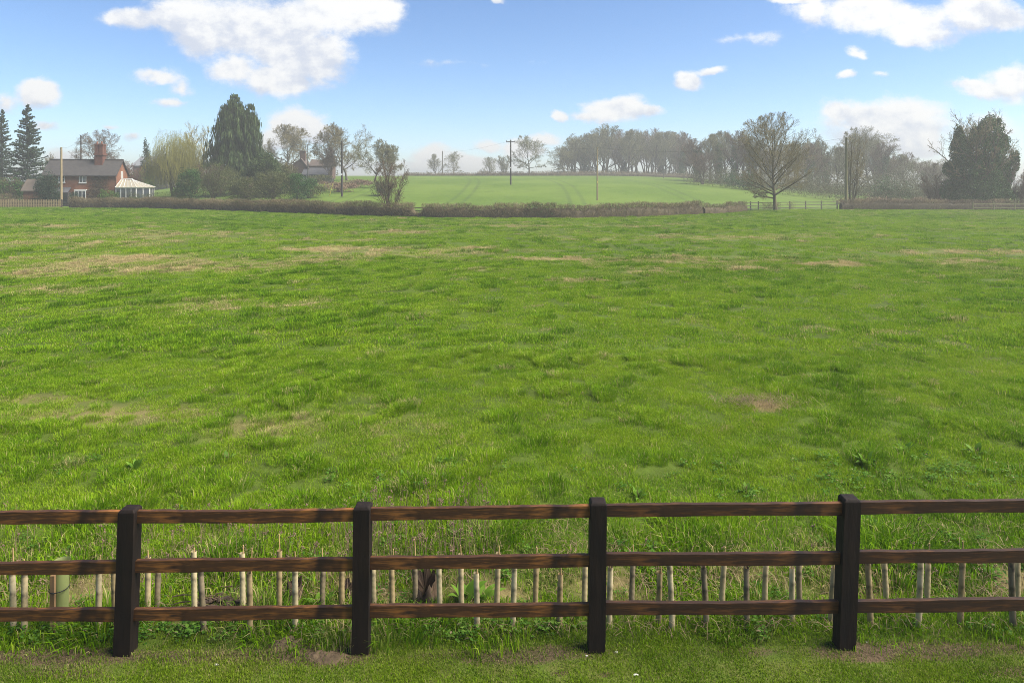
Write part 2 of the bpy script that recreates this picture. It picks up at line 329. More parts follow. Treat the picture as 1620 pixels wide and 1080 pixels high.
# young crop beyond the hedge: rows, tramlines, patches; brown leaf litter inside the wood
def cropmat():
    m = bpy.data.materials.new('young_crop'); m.use_nodes = True; t = m.node_tree; t.nodes.clear(); q = NM(t)
    out = N(t, 'ShaderNodeOutputMaterial'); p = N(t, 'ShaderNodeBsdfPrincipled'); p.inputs['Roughness'].default_value = .9; p.inputs['Specular IOR Level'].default_value = .1
    tc = N(t, 'ShaderNodeTexCoord'); ob = tc.outputs['Object']; sp = N(t, 'ShaderNodeSeparateXYZ'); t.links.new(ob, sp.inputs[0]); x, y, z = sp.outputs
    n1 = q.noise(ob, 1.6, 5, .65); n2 = q.noise(ob, .05, 4, .55); n4 = q.noise(ob, .35, 4, .6)
    col = q.mix(q.sstep(n1, .3, .7), (.054, .096, .010, 1), (.078, .122, .013, 1))
    col = q.mix(q.sstep(n2, .42, .62), col, (.088, .132, .018, 1))
    col = q.mix(q.m('MULTIPLY', q.sstep(n4, .5, .75), .6), col, (.05, .082, .012, 1))
    # tramlines: pairs of wheel tracks every 18 m, running up the hill in a gentle curve
    k = q.m('ADD', q.m('ADD', q.m('MULTIPLY', x, .93), q.m('MULTIPLY', y, -.30)), q.m('MULTIPLY', q.m('MULTIPLY', y, y), .0011))
    for off in (0, 2.0):
        fr = q.m('FRACT', q.m('DIVIDE', q.m('ADD', k, off), 18.0)); d = q.m('ABSOLUTE', q.m('SUBTRACT', fr, .5))
        col = q.mix(q.m('MULTIPLY', q.sstep(q.m('ADD', d, q.m('MULTIPLY', q.m('SUBTRACT', n1, .5), .02)), .006, .03, 1, 0), q.m('MULTIPLY', n4, .85)), col, (.04, .065, .014, 1))
    t.links.new(col, p.inputs['Base Color'])
    b = N(t, 'ShaderNodeBump'); b.inputs['Strength'].default_value = .6; b.inputs['Distance'].default_value = .12; t.links.new(n1, b.inputs['Height']); t.links.new(b.outputs[0], p.inputs['Normal'])
    t.links.new(p.outputs[0], out.inputs[0]); return m
M_crop = cropmat()
kind(link('lawn', submesh('lawn', reg == 0), M_lawn), 'structure')
kind(link('pasture', submesh('pasture', reg == 1), M_pasture), 'structure')
kind(link('crop_field', submesh('crop_field', reg == 2), M_crop), 'structure')

# ================================================================== GRASS
def grassmat(name, dark, mid, light, straw, transl=.42):
    m = bpy.data.materials.new(name); m.use_nodes = True; t = m.node_tree; t.nodes.clear(); q = NM(t)
    out = N(t, 'ShaderNodeOutputMaterial'); p = N(t, 'ShaderNodeBsdfPrincipled'); p.inputs['Roughness'].default_value = .6; p.inputs['Specular IOR Level'].default_value = .05
    bv = N(t, 'ShaderNodeAttribute', attribute_name='var').outputs['Fac']
    ti = N(t, 'ShaderNodeAttribute', attribute_name='tint', attribute_type='INSTANCER').outputs['Fac']
    dr = N(t, 'ShaderNodeAttribute', attribute_name='dry', attribute_type='INSTANCER').outputs['Fac']
    f = q.m('ADD', q.m('MULTIPLY', bv, .78), q.m('MULTIPLY', q.m('SUBTRACT', ti, .18), .72), clamp=True)
    col = q.mix(q.sstep(f, 0, .55), (*dark, 1), (*mid, 1)); col = q.mix(q.sstep(f, .5, 1.05), col, (*light, 1))
    col = q.mix(q.m('MULTIPLY', q.sstep(bv, .955, .965), .8), col, (*straw, 1))
    col = q.mix(q.sstep(q.m('ADD', dr, q.m('MULTIPLY', q.m('SUBTRACT', bv, .5), .5)), .25, .75), col, (*straw, 1))
    t.links.new(col, p.inputs['Base Color'])
    tr = N(t, 'ShaderNodeBsdfTranslucent'); t.links.new(col, tr.inputs[0]); mx = N(t, 'ShaderNodeMixShader'); mx.inputs[0].default_value = transl
    t.links.new(p.outputs[0], mx.inputs[1]); t.links.new(tr.outputs[0], mx.inputs[2]); t.links.new(mx.outputs[0], out.inputs[0]); return m
M_grass = grassmat('meadow_grass', (.050, .119, .003), (.127, .240, .004), (.215, .308, .014), (.40, .32, .155))
M_mown = grassmat('mown_grass', (.065, .13, .004), (.125, .205, .006), (.19, .25, .02), (.30, .24, .12))
def blades(n, rad, h, w, seed, lean=.5, spread=.35):
    r = np.random.default_rng(seed)
    a = r.random(n) * 2 * pi; d = rad * np.sqrt(r.random(n)); bx, by = d * np.cos(a), d * np.sin(a)
    H = h * r.uniform(.45, 1.1, n) * (1 - .25 * d / rad); yaw = r.random(n) * 2 * pi
    la = a * spread + (1 - spread) * r.random(n) * 2 * pi; L = H * lean * r.uniform(.15, 1.15, n)
    lx, ly = np.cos(la), np.sin(la); wx, wy = np.cos(yaw) * w / 2, np.sin(yaw) * w / 2
    V = np.zeros((n, 5, 3)); z0 = -.02
    V[:, 0] = np.stack([bx - wx, by - wy, np.full(n, z0)], -1); V[:, 1] = np.stack([bx + wx, by + wy, np.full(n, z0)], -1)
    mx, my, mz = bx + lx * L * .35, by + ly * L * .35, H * .62
    V[:, 2] = np.stack([mx + wx * .8, my + wy * .8, mz], -1); V[:, 3] = np.stack([mx - wx * .8, my - wy * .8, mz], -1)
    V[:, 4] = np.stack([bx + lx * L * 1.05, by + ly * L * 1.05, H * (1 - .28 * np.minimum(L / H, 1))], -1)
    b = (np.arange(n) * 5)[:, None]
    return V.reshape(-1, 3), [b + np.array([0, 1, 2, 3]), b + np.array([3, 2, 4])], np.repeat(r.random(n), 5)
def protos(coll, name, m, specs):
    c = bpy.data.collections.new(coll)
    for i, sp in enumerate(specs):
        V, Fc, va = blades(*sp[0], **sp[1]); me = mesh_np(name, V, Fc, vattr={'var': va}); me.materials.append(m)
        o = bpy.data.objects.new('%s.%03d' % (name, i + 1), me); c.objects.link(o); o['kind'] = 'stuff'
    return c
def scatter(name, coll, P, scl, rot, idx, tint, dry, m=None):
    n = len(P); me = bpy.data.meshes.new(name); me.vertices.add(n); me.vertices.foreach_set('co', np.asarray(P, np.float32).ravel())
    for k, val in (('scl', scl), ('tint', tint), ('dry', dry)):
        a = me.attributes.new(k, 'FLOAT', 'POINT'); a.data.foreach_set('value', np.asarray(val, np.float32))
    a = me.attributes.new('idx', 'INT', 'POINT'); a.data.foreach_set('value', np.asarray(idx, np.int32))
    a = me.attributes.new('rot', 'FLOAT_VECTOR', 'POINT'); a.data.foreach_set('vector', np.asarray(rot, np.float32).ravel())
    o = link(name, me, m); kind(o, 'stuff')
    g = bpy.data.node_groups.new(name + '_scatter', 'GeometryNodeTree')
    g.interface.new_socket('Geometry', in_out='INPUT', socket_type='NodeSocketGeometry'); g.interface.new_socket('Geometry', in_out='OUTPUT', socket_type='NodeSocketGeometry')
    gi = N(g, 'NodeGroupInput'); go = N(g, 'NodeGroupOutput'); ip = N(g, 'GeometryNodeInstanceOnPoints'); ci = N(g, 'GeometryNodeCollectionInfo')
    ci.inputs['Collection'].default_value = coll; ci.inputs['Separate Children'].default_value = True; ci.inputs['Reset Children'].default_value = True
    def na(nm, dt): q = N(g, 'GeometryNodeInputNamedAttribute', data_type=dt); q.inputs[0].default_value = nm; return [s for s in q.outputs if s.enabled and s.name == 'Attribute'][0]
    g.links.new(gi.outputs[0], ip.inputs['Points']); g.links.new(ci.outputs[0], ip.inputs['Instance']); ip.inputs['Pick Instance'].default_value = True
    g.links.new(na('idx', 'INT'), ip.inputs['Instance Index'])
    er = N(g, 'FunctionNodeEulerToRotation'); g.links.new(na('rot', 'FLOAT_VECTOR'), er.inputs[0]); g.links.new(er.outputs[0], ip.inputs['Rotation'])
    g.links.new(na('scl', 'FLOAT'), ip.inputs['Scale']); g.links.new(ip.outputs[0], go.inputs[0])
    o.modifiers.new('scatter', 'NODES').node_group = g
    return o
rg = np.random.default_rng(7)
def wedge(y0, y1, dens, side=2.5, k=.80):
    area = k * (y1 * y1 - y0 * y0) + 2 * side * (y1 - y0); n = int(area * dens)
    y = np.sqrt(rg.random(n) * (y1 * y1 - y0 * y0) + y0 * y0); x = (rg.random(n) * 2 - 1) * (k * y + side); return x, y
def tuft(x, y):
    """0..1: how tussocky the pasture is here"""
    a = vnoise(x, y * .8, .55, 11, 2); b = vnoise(x, y, 2.1, 12, 2)
    return np.clip((a - .52) * 3.2 + (b - .5) * 1.4, 0, 1)
C_near = protos('grass_near', 'grass', M_grass, [((210, .19, .064, .0046, s), dict(lean=.95)) for s in range(5)] + [((210, .15, .115, .005, 20 + s), dict(lean=1.0, spread=.85)) for s in range(3)])
C_far = protos('grass_far', 'grass', M_grass, [((240, .42, .064, .0115, 40 + s), dict(lean=.95)) for s in range(4)] + [((200, .28, .115, .0115, 60 + s), dict(lean=1.0, spread=.85)) for s in range(2)])
C_lawn = protos('grass_lawn', 'grass', M_mown, [((140, .13, .034, .0038, 80 + s), dict(lean=.9)) for s in range(4)])
def lay(x, y, ncommon, ntuft, s0, s1, tuftp):
    n = len(x); t = tuft(x, y); dry = patch(x, y, DRY, 3); bare = patch(x, y, BARE, 4, .4); r = rg.random(n)
    keep = (r > bare * np.where(y < 7.3, .85, .4)); x, y, t, dry, bare = x[keep], y[keep], t[keep], dry[keep], bare[keep]; n = len(x)
    ist = rg.random(n) < t * tuftp
    idx = np.where(ist, ncommon + rg.integers(0, ntuft, n), rg.integers(0, ncommon, n))
    big = vnoise(x, y, 14, 21, 3); mid = vnoise(x, y * .7, 1.1, 22, 3); sm = vnoise(x, y, .5, 23, 1)
    tint = np.clip(.55 + (big - .5) * .75 + (mid - .5) * .75 + (sm - .5) * .7 - .24 * ist - .05 * t + .45 * bare + rg.normal(0, .15, n), 0, 1)
    scl = rg.uniform(s0, s1, n) * (1 + .28 * t * ist) * (1 - .35 * bare)
    drv = np.clip(dry * 1.3 + rg.normal(0, .22, n) * (dry > .04) + .35 * bare + .14 * (vnoise(x, y, 3.2, 25, 3) > .66) + (rg.random(n) < .02) * .5 + .30 * ss((vnoise(x, y, 5, 26, 4) - .5) * 5) * ss((y - 16) / 12), 0, 1)
    rot = np.stack([rg.normal(0, .09, n), rg.normal(0, .09, n), rg.random(n) * 6.283], -1)
    return np.stack([x, y, hz(x, y) - .005], -1), scl, rot, idx, tint, drv
x, y = wedge(5.55, 15, 44); k_ = (soil_mask_xy(x, y) < .35) & (y > 5.6 + .12 * vnoise(x, y, .4, 9)); x, y = x[k_], y[k_]
parts_near = lay(x, y, 5, 3, .75, 1.15, .8)
# taller, shaggier growth in the unmown margin just behind the fence
mg = np.exp(-((parts_near[0][:, 1] - 6.5) / 1.1) ** 2); shag = mg * ss((vnoise(parts_near[0][:, 0], parts_near[0][:, 1], .7, 41, 2) - .42) * 4)
parts_near[1][:] *= 1 + .95 * shag + .2 * mg; parts_near[4][:] = np.clip(parts_near[4] - .36 * mg, 0, 1)
parts_near[5][:] = np.clip(parts_near[5] + .42 * mg * (vnoise(parts_near[0][:, 0], parts_near[0][:, 1], .33, 43, 2) > .60), 0, 1)
scatter('grass', C_near, *parts_near, M_grass)
x, y = wedge(15, 34, 11); scatter('grass', C_far, *lay(x, y, 4, 2, .75, 1.1, .75), M_grass)
x, y = wedge(34, 106, 2.6); k_ = y < hedge_y(x) - .2; x, y = x[k_], y[k_]; scatter('grass', C_far, *lay(x, y, 4, 2, 1.0, 1.5, .8), M_grass)
x, y = wedge(3.6, 5.62, 230, 4); sm_ = soil_mask_xy(x, y); k_ = (rg.random(len(x)) > np.clip(sm_ * 1.6 - .1, 0, .93)) & (rg.random(len(x)) < .35 + .9 * vnoise(x, y, .5, 51, 3)); x, y = x[k_], y[k_]; n = len(x)
tn = np.clip(.35 + 1.2 * (vnoise(x, y, .5, 52, 2) - .5) + rg.normal(0, .1, n), 0, 1); dv = np.clip(.65 * soil_mask_xy(x, y) + .6 * (vnoise(x, y, .45, 53, 3) - .45), 0, .8)
scatter('grass', C_lawn, np.stack([x, y, hz(x, y) - .003], -1), rg.uniform(.7, 1.3, n), np.stack([np.zeros(n), np.zeros(n), rg.random(n) * 6.28], -1), rg.integers(0, 4, n), tn, dv, M_mown)
# ================================================================== THE BROWN POST AND RAIL FENCE
def railmat(name, base, warm, dark):
    m = bpy.data.materials.new(name); m.use_nodes = True; t = m.node_tree; t.nodes.clear(); q = NM(t)
    out = N(t, 'ShaderNodeOutputMaterial'); p = N(t, 'ShaderNodeBsdfPrincipled'); p.inputs['Roughness'].default_value = .62; p.inputs['Specular IOR Level'].default_value = .25
    ob = N(t, 'ShaderNodeTexCoord').outputs['Object']
    grain = q.noise(q.vmul(ob, (1.1, 9, 16)), 3.2, 8, .65, dist=.9); broad = q.noise(q.vmul(ob, (1.6, 1, 3)), 1.1, 4, .6)
    fine = q.noise(q.vmul(ob, (2, 40, 60)), 4, 3, .6)
    col = q.mix(q.sstep(q.m('ADD', grain, q.m('MULTIPLY', q.m('SUBTRACT', broad, .5), .9)), .42, .72), (*base, 1), (*warm, 1))
    col = q.mix(q.m('MULTIPLY', q.sstep(fine, .5, .75), .5), col, (*dark, 1))
    vo = N(t, 'ShaderNodeTexVoronoi'); vo.inputs['Scale'].default_value = 1.0; t.links.new(q.vmul(ob, (3.1, 1, 9)), vo.inputs['Vector'])
    col = q.mix(q.sstep(vo.outputs['Distance'], .05, .16, 1, 0), col, (*dark, 1))
    saw = N(t, 'ShaderNodeTexVoronoi'); saw.inputs['Scale'].default_value = 1.0; t.links.new(q.vmul(ob, (1.15, .1, .2)), saw.inputs['Vector'])
    col = q.mix(q.sstep(q.noise(q.vmul(ob, (2.4, .5, 1.4)), 1.0, 3, .6), .52, .66), col, (*dark, 1))
    t.links.new(col, p.inputs['Base Color'])
    b = N(t, 'ShaderNodeBump'); b.inputs['Strength'].default_value = .35; b.inputs['Distance'].default_value = .006; t.links.new(q.m('ADD', grain, fine), b.inputs['Height']); t.links.new(b.outputs[0], p.inputs['Normal'])
    t.links.new(p.outputs[0], out.inputs[0]); return m
M_rail = railmat('stained_rail', (.042, .018, .007), (.19, .076, .018), (.015, .007, .004))
M_rail2 = railmat('stained_rail_darker', (.028, .0125, .0055), (.105, .042, .012), (.014, .007, .005))
M_post = mat('stained_post', (.0048, .0028, .002), (.0115, .0062, .0038), rough=.75, scale=5, detail=6, stretch=(4, 4, .6), bump=.3, spec=.2)
FY = 5.51                                                   # the fence line
def rail_x(px): return X_at(px, FY)
def rail_z(py): return Z_at(py, FY)
# post: x of the foot, x of the head, height of foot and head
POSTS = [(-545, -541, 1050, 811), (-172, -168, 1046, 806), (198.5, 206, 1038, 802), (571.5, 574.5, 1028, 797), (943, 946, 1028, 790), (1335, 1344, 1029, 785), (1736, 1746, 1026, 781), (2122, 2131, 1024, 777)]
fence = thing('post_and_rail_fence', 'dark brown stained post and rail fence with three rails along the mown lawn', 'fence', (0, FY, 0))
for (fx, hx, fy, hy) in POSTS:
    x0, x1 = rail_x(fx), rail_x(hx); z0 = hzs(x0, FY) - .25; z1 = rail_z(hy); sl = (x1 - x0) / (z1 - hzs(x0, FY))
    bm = bmesh.new(); w, d = .066, .062
    for lv, zz in enumerate(np.linspace(z0, z1, 9)):
        pass
    R = []; zs_ = list(np.linspace(z0, z1 - .02, 8)) + [z1]
    for i, zz in enumerate(zs_):
        k = .80 if i == 8 else 1.0; cxx = x0 + sl * (zz - hzs(x0, FY))
        R.append([bm.verts.new((cxx + sx_ * w * k + random.Random(i * 7 + sx_).uniform(-.0012, .0012), sy_ * d * k, zz)) for (sx_, sy_) in ((-1, -1), (1, -1), (1, 1), (-1, 1))])
    for a, b in zip(R[:-1], R[1:]):
        for k in range(4): bm.faces.new((a[k], a[(k + 1) % 4], b[(k + 1) % 4], b[k]))
    bm.faces.new(R[0][::-1]); bm.faces.new(R[-1])
    ve = [e for e in bm.edges if abs(e.verts[0].co.z - e.verts[1].co.z) > .01 or e.verts[0].co.z > z1 - .03]
    bmesh.ops.bevel(bm, geom=ve, offset=.006, segments=2, profile=.6, affect='EDGES')
    me = bpy.data.meshes.new('post'); bm.to_mesh(me); bm.free(); link('post', me, M_post, fence)
# rails: left px, right px, (left y, right y) of the rail's centre, per bay
RAILS = [(0, ((-530, -185), (824, 820.5), (904, 900), (978, 974.5))), (1, ((1752, 2112), (797, 792), (876.5, 873), (952.5, 948))), (0, ((-160, 192), (820, 816.5), (899.5, 895), (974, 970.5))), (0, ((218, 561), (816.5, 813.5), (894.5, 891), (970, 966.5))),
         (0, ((588, 933), (812.5, 807.5), (890, 885.5), (966, 962.5))), (1, ((959, 1330), (806.5, 803.5), (884, 881.5), (961, 958))),
         (1, ((1357, 1735), (802.5, 797.5), (880, 877), (957.5, 953)))]
rr_ = random.Random(4)
for (mi, (xr, *ys_)) in RAILS:
    for (yl, yr) in ys_:
        bm = bmesh.new(); n = 40; xa, xb = rail_x(xr[0]) - .035, rail_x(xr[1]) + .035; za, zb = rail_z(yl), rail_z(yr); R = []
        ph = rr_.random() * 9; bow = rr_.uniform(-.006, .006)
        for i in range(n + 1):
            f = i / n; x = xa + (xb - xa) * f; zc = za + (zb - za) * f + bow * sin(pi * f); h = .0485 + .002 * sin(f * 9 + ph) + .0012 * sin(f * 31 + ph * 2); dy_ = .004 * sin(f * 5 + ph)
            R.append([bm.verts.new((x, dy_ + sy_ * .019, zc + sz_ * h + (.0012 * sin(f * 47 + ph) if sz_ > 0 else .001 * sin(f * 39 + 1 + ph)))) for (sy_, sz_) in ((-1, -1), (1, -1), (1, 1), (-1, 1))])
        for a, b in zip(R[:-1], R[1:]):
            for k in range(4): bm.faces.new((a[k], b[k], b[(k + 1) % 4], a[(k + 1) % 4]))
        bm.faces.new(R[0]); bm.faces.new(R[-1][::-1])
        bm.normal_update(); ed = [e for e in bm.edges if abs(e.verts[0].co.x - e.verts[1].co.x) > .001]
        bmesh.ops.bevel(bm, geom=ed, offset=.004, segments=2, profile=.6, affect='EDGES')
        bmesh.ops.recalc_face_normals(bm, faces=bm.faces[:])
        # each rail keeps its own origin so its grain differs from its neighbours'
        ctr = Vector(((xa + xb) / 2, 0, za)); off = Vector((0, 0, 0))
        for v_ in bm.verts: v_.co -= ctr
        me = bpy.data.meshes.new('rail'); bm.to_mesh(me); bm.free(); o = link('rail', me, (M_rail2 if mi or rr_.random() < .15 else M_rail), fence, ctr)

# ================================================================== HEDGE WHIPS IN SPIRAL GUARDS BEHIND THE FENCE
def guardmat(name, c1, c2, c3):
    return mat(name, c1, c2, rough=.7, scale=3.0, stretch=(6, 6, 1.2), contrast=(.35, .7), c3=tuple(k * .55 for k in c3), scale3=7.0, transl=.12)
M_guard = {'pale': guardmat('guard_pale', (.48, .40, .24), (.36, .29, .165), (.16, .13, .075)), 'tan': guardmat('guard_tan', (.32, .24, .12), (.24, .175, .09), (.12, .095, .055)),
           'stained': guardmat('guard_stained', (.23, .18, .11), (.10, .08, .05), (.05, .045, .035)), 'grey': guardmat('guard_grey', (.40, .32, .18), (.28, .22, .12), (.12, .11, .09))}
M_cane = mat('bamboo_cane', (.42, .29, .13), (.30, .20, .09), rough=.6, scale=6, stretch=(3, 3, 1))
M_darkin = mat('guard_inside', (.02, .018, .014))
def guard(tone, lean, tube_top, cane_top, base_z, wob, R=.0235):
    """spiral tube: overlapping helical turns with a shallow step, wobbling a little, open at the top"""
    n, h = 14, tube_top - base_z; m = 36; V = []; Fq = []
    for i in range(m + 1):
        z = base_z + h * i / m; f = i / m; cx_ = lean * h * f + wob * sin(f * 3.1 + 1) * .5; cy_ = wob * cos(f * 2.3) * .4
        for k in range(n):
            th = 2 * pi * k / n; tw = ((z / .055) + k / n) % 1.0; r = R * (1 + .10 * (1 - tw)) * (1 - .06 * f)
            V.append((cx_ + r * cos(th), cy_ + r * sin(th), z))
    for i in range(m):
        for k in range(n): Fq.append((i * n + k, i * n + (k + 1) % n, (i + 1) * n + (k + 1) % n, (i + 1) * n + k))
    return mesh_np('guard_tube', np.array(V), [np.array(Fq)], smooth=True)
G = [  # px at mid-height, px drift to top, tube top py, cane top py (0: hidden), row (0 front, 1 back), tone
    (0, [(20, -2, 889, 866, 0, 'pale'), (39, -3, 896, 884, 0, 'grey'), (156, 4, 886, 878, 0, 'pale'), (181, -2, 893, 0, 0, 'tan')]),
    (1, [(234, 1, 880, 870, 1, 'grey'), (250, -1, 897, 0, 1, 'stained'), (307, 0, 871, 866, 1, 'pale'), (319, -4, 892, 0, 0, 'stained'), (383, 2, 874, 862, 1, 'pale'),
         (395, 2, 905, 866, 0, 'tan'), (442, 0, 870, 844, 1, 'tan'), (467, 0, 896, 872, 0, 'pale'), (511, -2, 895, 867, 1, 'stained'), (541, -1, 893, 0, 1, 'tan')]),
    (2, [(591, -3, 898, 0, 1, 'grey'), (620, 0, 893, 868, 1, 'tan'), (657, -2, 880, 852, 1, 'stained'), (695, -1, 891, 0, 1, 'pale'), (730, -3, 876, 862, 1, 'grey'), (754, 0, 905, 895, 0, 'pale'),
         (786, 6, 874, 864, 1, 'grey'), (813, 2, 893, 0, 0, 'pale'), (847, 5, 890, 865, 1, 'tan'), (886, 0, 907, 894, 0, 'tan'), (925, 1, 892, 0, 1, 'grey')]),
    (3, [(965, 0, 896, 0, 0, 'pale'), (1000, 2, 888, 861, 1, 'stained'), (1043, 3, 904, 893, 0, 'tan'), (1061, -3, 884, 868, 0, 'pale'), (1115, -5, 896, 0, 0, 'stained'), (1143, 6, 884, 865, 1, 'grey'),
         (1181, -2, 897, 888, 0, 'stained'), (1210, 5, 890, 0, 1, 'grey'), (1253, 1, 897, 0, 0, 'pale'), (1264, 0, 888, 0, 1, 'stained'), (1317, 6, 897, 0, 0, 'grey')]),
    (4, [(1375, -5, 886, 0, 0, 'tan'), (1401, -4, 887, 0, 1, 'grey'), (1455, 6, 888, 0, 0, 'pale'), (1467, 4, 890, 859, 1, 'grey'), (1521, 4, 884, 856, 0, 'tan'), (1601, -3, 888, 862, 0, 'stained'), (1609, 2, 887, 0, 1, 'grey')])]
ORD = ['first', 'second', 'third', 'fourth', 'fifth', 'sixth', 'seventh', 'eighth', 'ninth', 'tenth', 'eleventh', 'twelfth']
BAY = ['leftmost', 'second', 'middle', 'fourth', 'rightmost']
rgd = random.Random(12)
for (bay, L) in G:
    for k, (px, dr, ty, cy_, row, tone) in enumerate(L):
        Y = (5.80 if row == 0 else 6.08) + rgd.uniform(-.05, .05); x = X_at(px, Y); zb = hzs(x, Y); zt = Z_at(ty, Y) - .0
        lean = dr / 40.0 * .33; h = zt - (zb - .03)
        x0 = x - lean * (Z_at(930, Y) - zb)
        t_ = thing('tree_guard', '%s spiral tree guard, %s from left in the %s bay of the brown fence' % (tone, ORD[k], BAY[bay]), 'tree guard', (x0, Y, zb), 0, 'spiral guards on hedge whips behind the fence')
        link('guard_tube', guard(tone, lean, h - .03, 0, -.03, rgd.uniform(-.012, .012)), M_guard[tone], t_)
        ct = (Z_at(cy_, Y) - zb) if cy_ else h + .01
        MB().tube([(.012 + lean * 0, .004, -.02), (.008 + lean * ct * .5, .003, ct * .5), (.004 + lean * ct + rgd.uniform(-.01, .01), 0, ct)], [.0062, .0058, .005], 7).build('cane', M_cane, t_)
# the one broad square-ish tube tied to a stake
Y = 5.82; x = X_at(95, Y); zb = hzs(x, Y); t_ = thing('tree_shelter', 'wide pale green tree shelter tube tied to a square stake in the leftmost bay', 'tree guard', (x, Y, zb))
h = Z_at(886, Y) - zb; M_shel = mat('shelter_plastic', (.26, .29, .11), (.20, .23, .08), rough=.5, scale=3, stretch=(3, 3, .7), transl=.3)
V = []; Fq = []; n = 20
for i in range(13):
    f = i / 12; fl = 1 + .14 * max(0, f - .93) / .07
    for k in range(n): th = 2 * pi * k / n; V.append((.058 * fl * cos(th) + .012 * f, .058 * fl * sin(th), -.03 + (h + .03) * f))
for i in range(12):
    for k in range(n): Fq.append((i * n + k, i * n + (k + 1) % n, (i + 1) * n + (k + 1) % n, (i + 1) * n + k))
link('shelter_tube', mesh_np('shelter_tube', np.array(V), [np.array(Fq)], smooth=True), M_shel, t_)
MB().box(-.032, .008, -.086, -.062, -.12, h * .86).build('stake', mat('stake_wood', (.22, .13, .06), (.15, .09, .045), scale=4, stretch=(5, 5, .6)), t_, bevel=.003)
MB().tube([(.07 * cos(a) * 1.02, .078 * sin(a) - .012, h * .62) for a in np.linspace(0, 2 * pi, 17)], .004, 6, cap=False).build('tie', mat('tie_black', (.012, .012, .012)), t_)

# ================================================================== WEEDS, DOCKS, DEAD STEMS, STUMPS, A MOLEHILL
def leaf_shape(n, L, Wd, fold=.12, droop=.35):
    """one broad leaf along +x: (n+1)x3 grid"""
    V = []; Fq = []
    for i in range(n + 1):
        f = i / n; w = Wd * (sin(pi * min(1, f * .93 + .07)) ** .75) * (1 - .25 * f); x = L * f; z = L * (.55 * f - droop * f * f * 1.6)
        V += [(x, -w, z + fold * w), (x, 0, z), (x, w, z + fold * w)]
    for i in range(n):
        for k in range(2): a = i * 3 + k; Fq.append((a, a + 3, a + 4, a + 1))
    return np.array(V), np.array(Fq)
M_dock = leafmat('dock_leaf', (.07, .15, .012), (.15, .26, .03), .45)
def leafy(n, Lr, Wr, seed, rad=.03, stand=(.2, 1.0), base=0.0):
    r = np.random.default_rng(seed); VV = []; FF = []; va = []; b = 0
    for i in range(n):
        V, Fq = leaf_shape(6, r.uniform(*Lr), r.uniform(*Wr), droop=r.uniform(.1, .5)); a = i * 2.4 + r.normal(0, .4); el = r.uniform(*stand)
        ce, se = cos(el * .8), sin(el * .8); V = np.stack([V[:, 0] * ce - V[:, 2] * se, V[:, 1], V[:, 0] * se + V[:, 2] * ce], -1)
        V = np.stack([V[:, 0] * cos(a) - V[:, 1] * sin(a), V[:, 0] * sin(a) + V[:, 1] * cos(a), V[:, 2] + base], -1) + np.array([rad * cos(a), rad * sin(a), 0])
        VV.append(V); FF.append(Fq + b); va.append(np.full(len(V), r.random())); b += len(V)
    return np.concatenate(VV), np.concatenate(FF), np.concatenate(va)
def dock(px, py_y, n, L, seed, label):
    Y = py_y; x = X_at(px, Y); t_ = thing('dock_plant', label, 'plant', (x, Y, hzs(x, Y)), seed * 1.1, 'broad leaved dock plants in the rough grass')
    V, Fq, va = leafy(n, (L * .7, L * 1.15), (L * .17, L * .26), seed, stand=(.35, 1.25)); me = mesh_np('leaves', V, [Fq], smooth=True, vattr={'var': va}); link('leaves', me, M_dock, t_)
    mb = MB()
    for k in range(3): mb.tube([(0, 0, -.01), (.01 * cos(k * 2), .01 * sin(k * 2), .05), (.03 * cos(k * 2), .03 * sin(k * 2), .09)], [.006, .005, .003], 5)
    mb.build('stem', mat('dock_stem', (.09, .10, .03), (.14, .07, .04)), t_)
dock(505, 6.15, 9, .17, 1, 'bright green broad leaved dock beside the dark twig heap')
dock(735, 6.2, 8, .24, 2, 'tall broad leaved dock behind the bay between the second and third posts')
dock(762, 6.25, 7, .20, 3, 'smaller dock just right of the tall dock')
dock(1135, 6.15, 6, .15, 4, 'low dock behind the bay between the third and fourth posts')
dock(905, 5.85, 7, .15, 5, 'greyish dock low beside the third post')
dock(215, 8.9, 8, .15, 6, 'dock clump in the grass above the first post')
dock(360, 9.2, 6, .13, 7, 'dock in the grass above the second bay, left of centre')
dock(1370, 9.0, 9, .17, 8, 'dock clump in the grass above the fourth post')
dock(1430, 9.35, 8, .16, 9, 'reddening dock in the grass right of the fourth post')
dock(1545, 9.3, 8, .17, 10, 'rightmost dock clump in the rough grass')
dock(640, 8.6, 7, .13, 11, 'dock in the grass above the second post')
dock(1180, 8.3, 8, .14, 12, 'dock just above the top rail of the third bay')
dock(1010, 8.1, 8, .13, 13, 'dock just above the top rail right of the third post')
# low leafy weeds (nettle, cleavers): nobody could count them
def weedproto(seed, n=26):
    r = np.random.default_rng(seed); VV = []; FF = []; va = []; b = 0
    for i in range(n):
        V, Fq = leaf_shape(3, r.uniform(.025, .05), r.uniform(.010, .018)); a = r.random() * 6.28; el = r.uniform(-.3, .5); V = np.stack([V[:, 0] * cos(el) - V[:, 2] * sin(el), V[:, 1], V[:, 0] * sin(el) + V[:, 2] * cos(el)], -1)
        V = np.stack([V[:, 0] * cos(a) - V[:, 1] * sin(a), V[:, 0] * sin(a) + V[:, 1] * cos(a), V[:, 2]], -1) + np.array([r.normal(0, .045), r.normal(0, .045), r.uniform(.0, .10)])
        VV.append(V); FF.append(Fq + b); va.append(np.full(len(V), r.random())); b += len(V)
    return np.concatenate(VV), np.concatenate(FF), np.concatenate(va)
M_weed = grassmat('leafy_weeds', (.026, .075, .008), (.06, .14, .014), (.12, .20, .03), (.28, .20, .14), .35)
cw = bpy.data.collections.new('weed_sprigs')
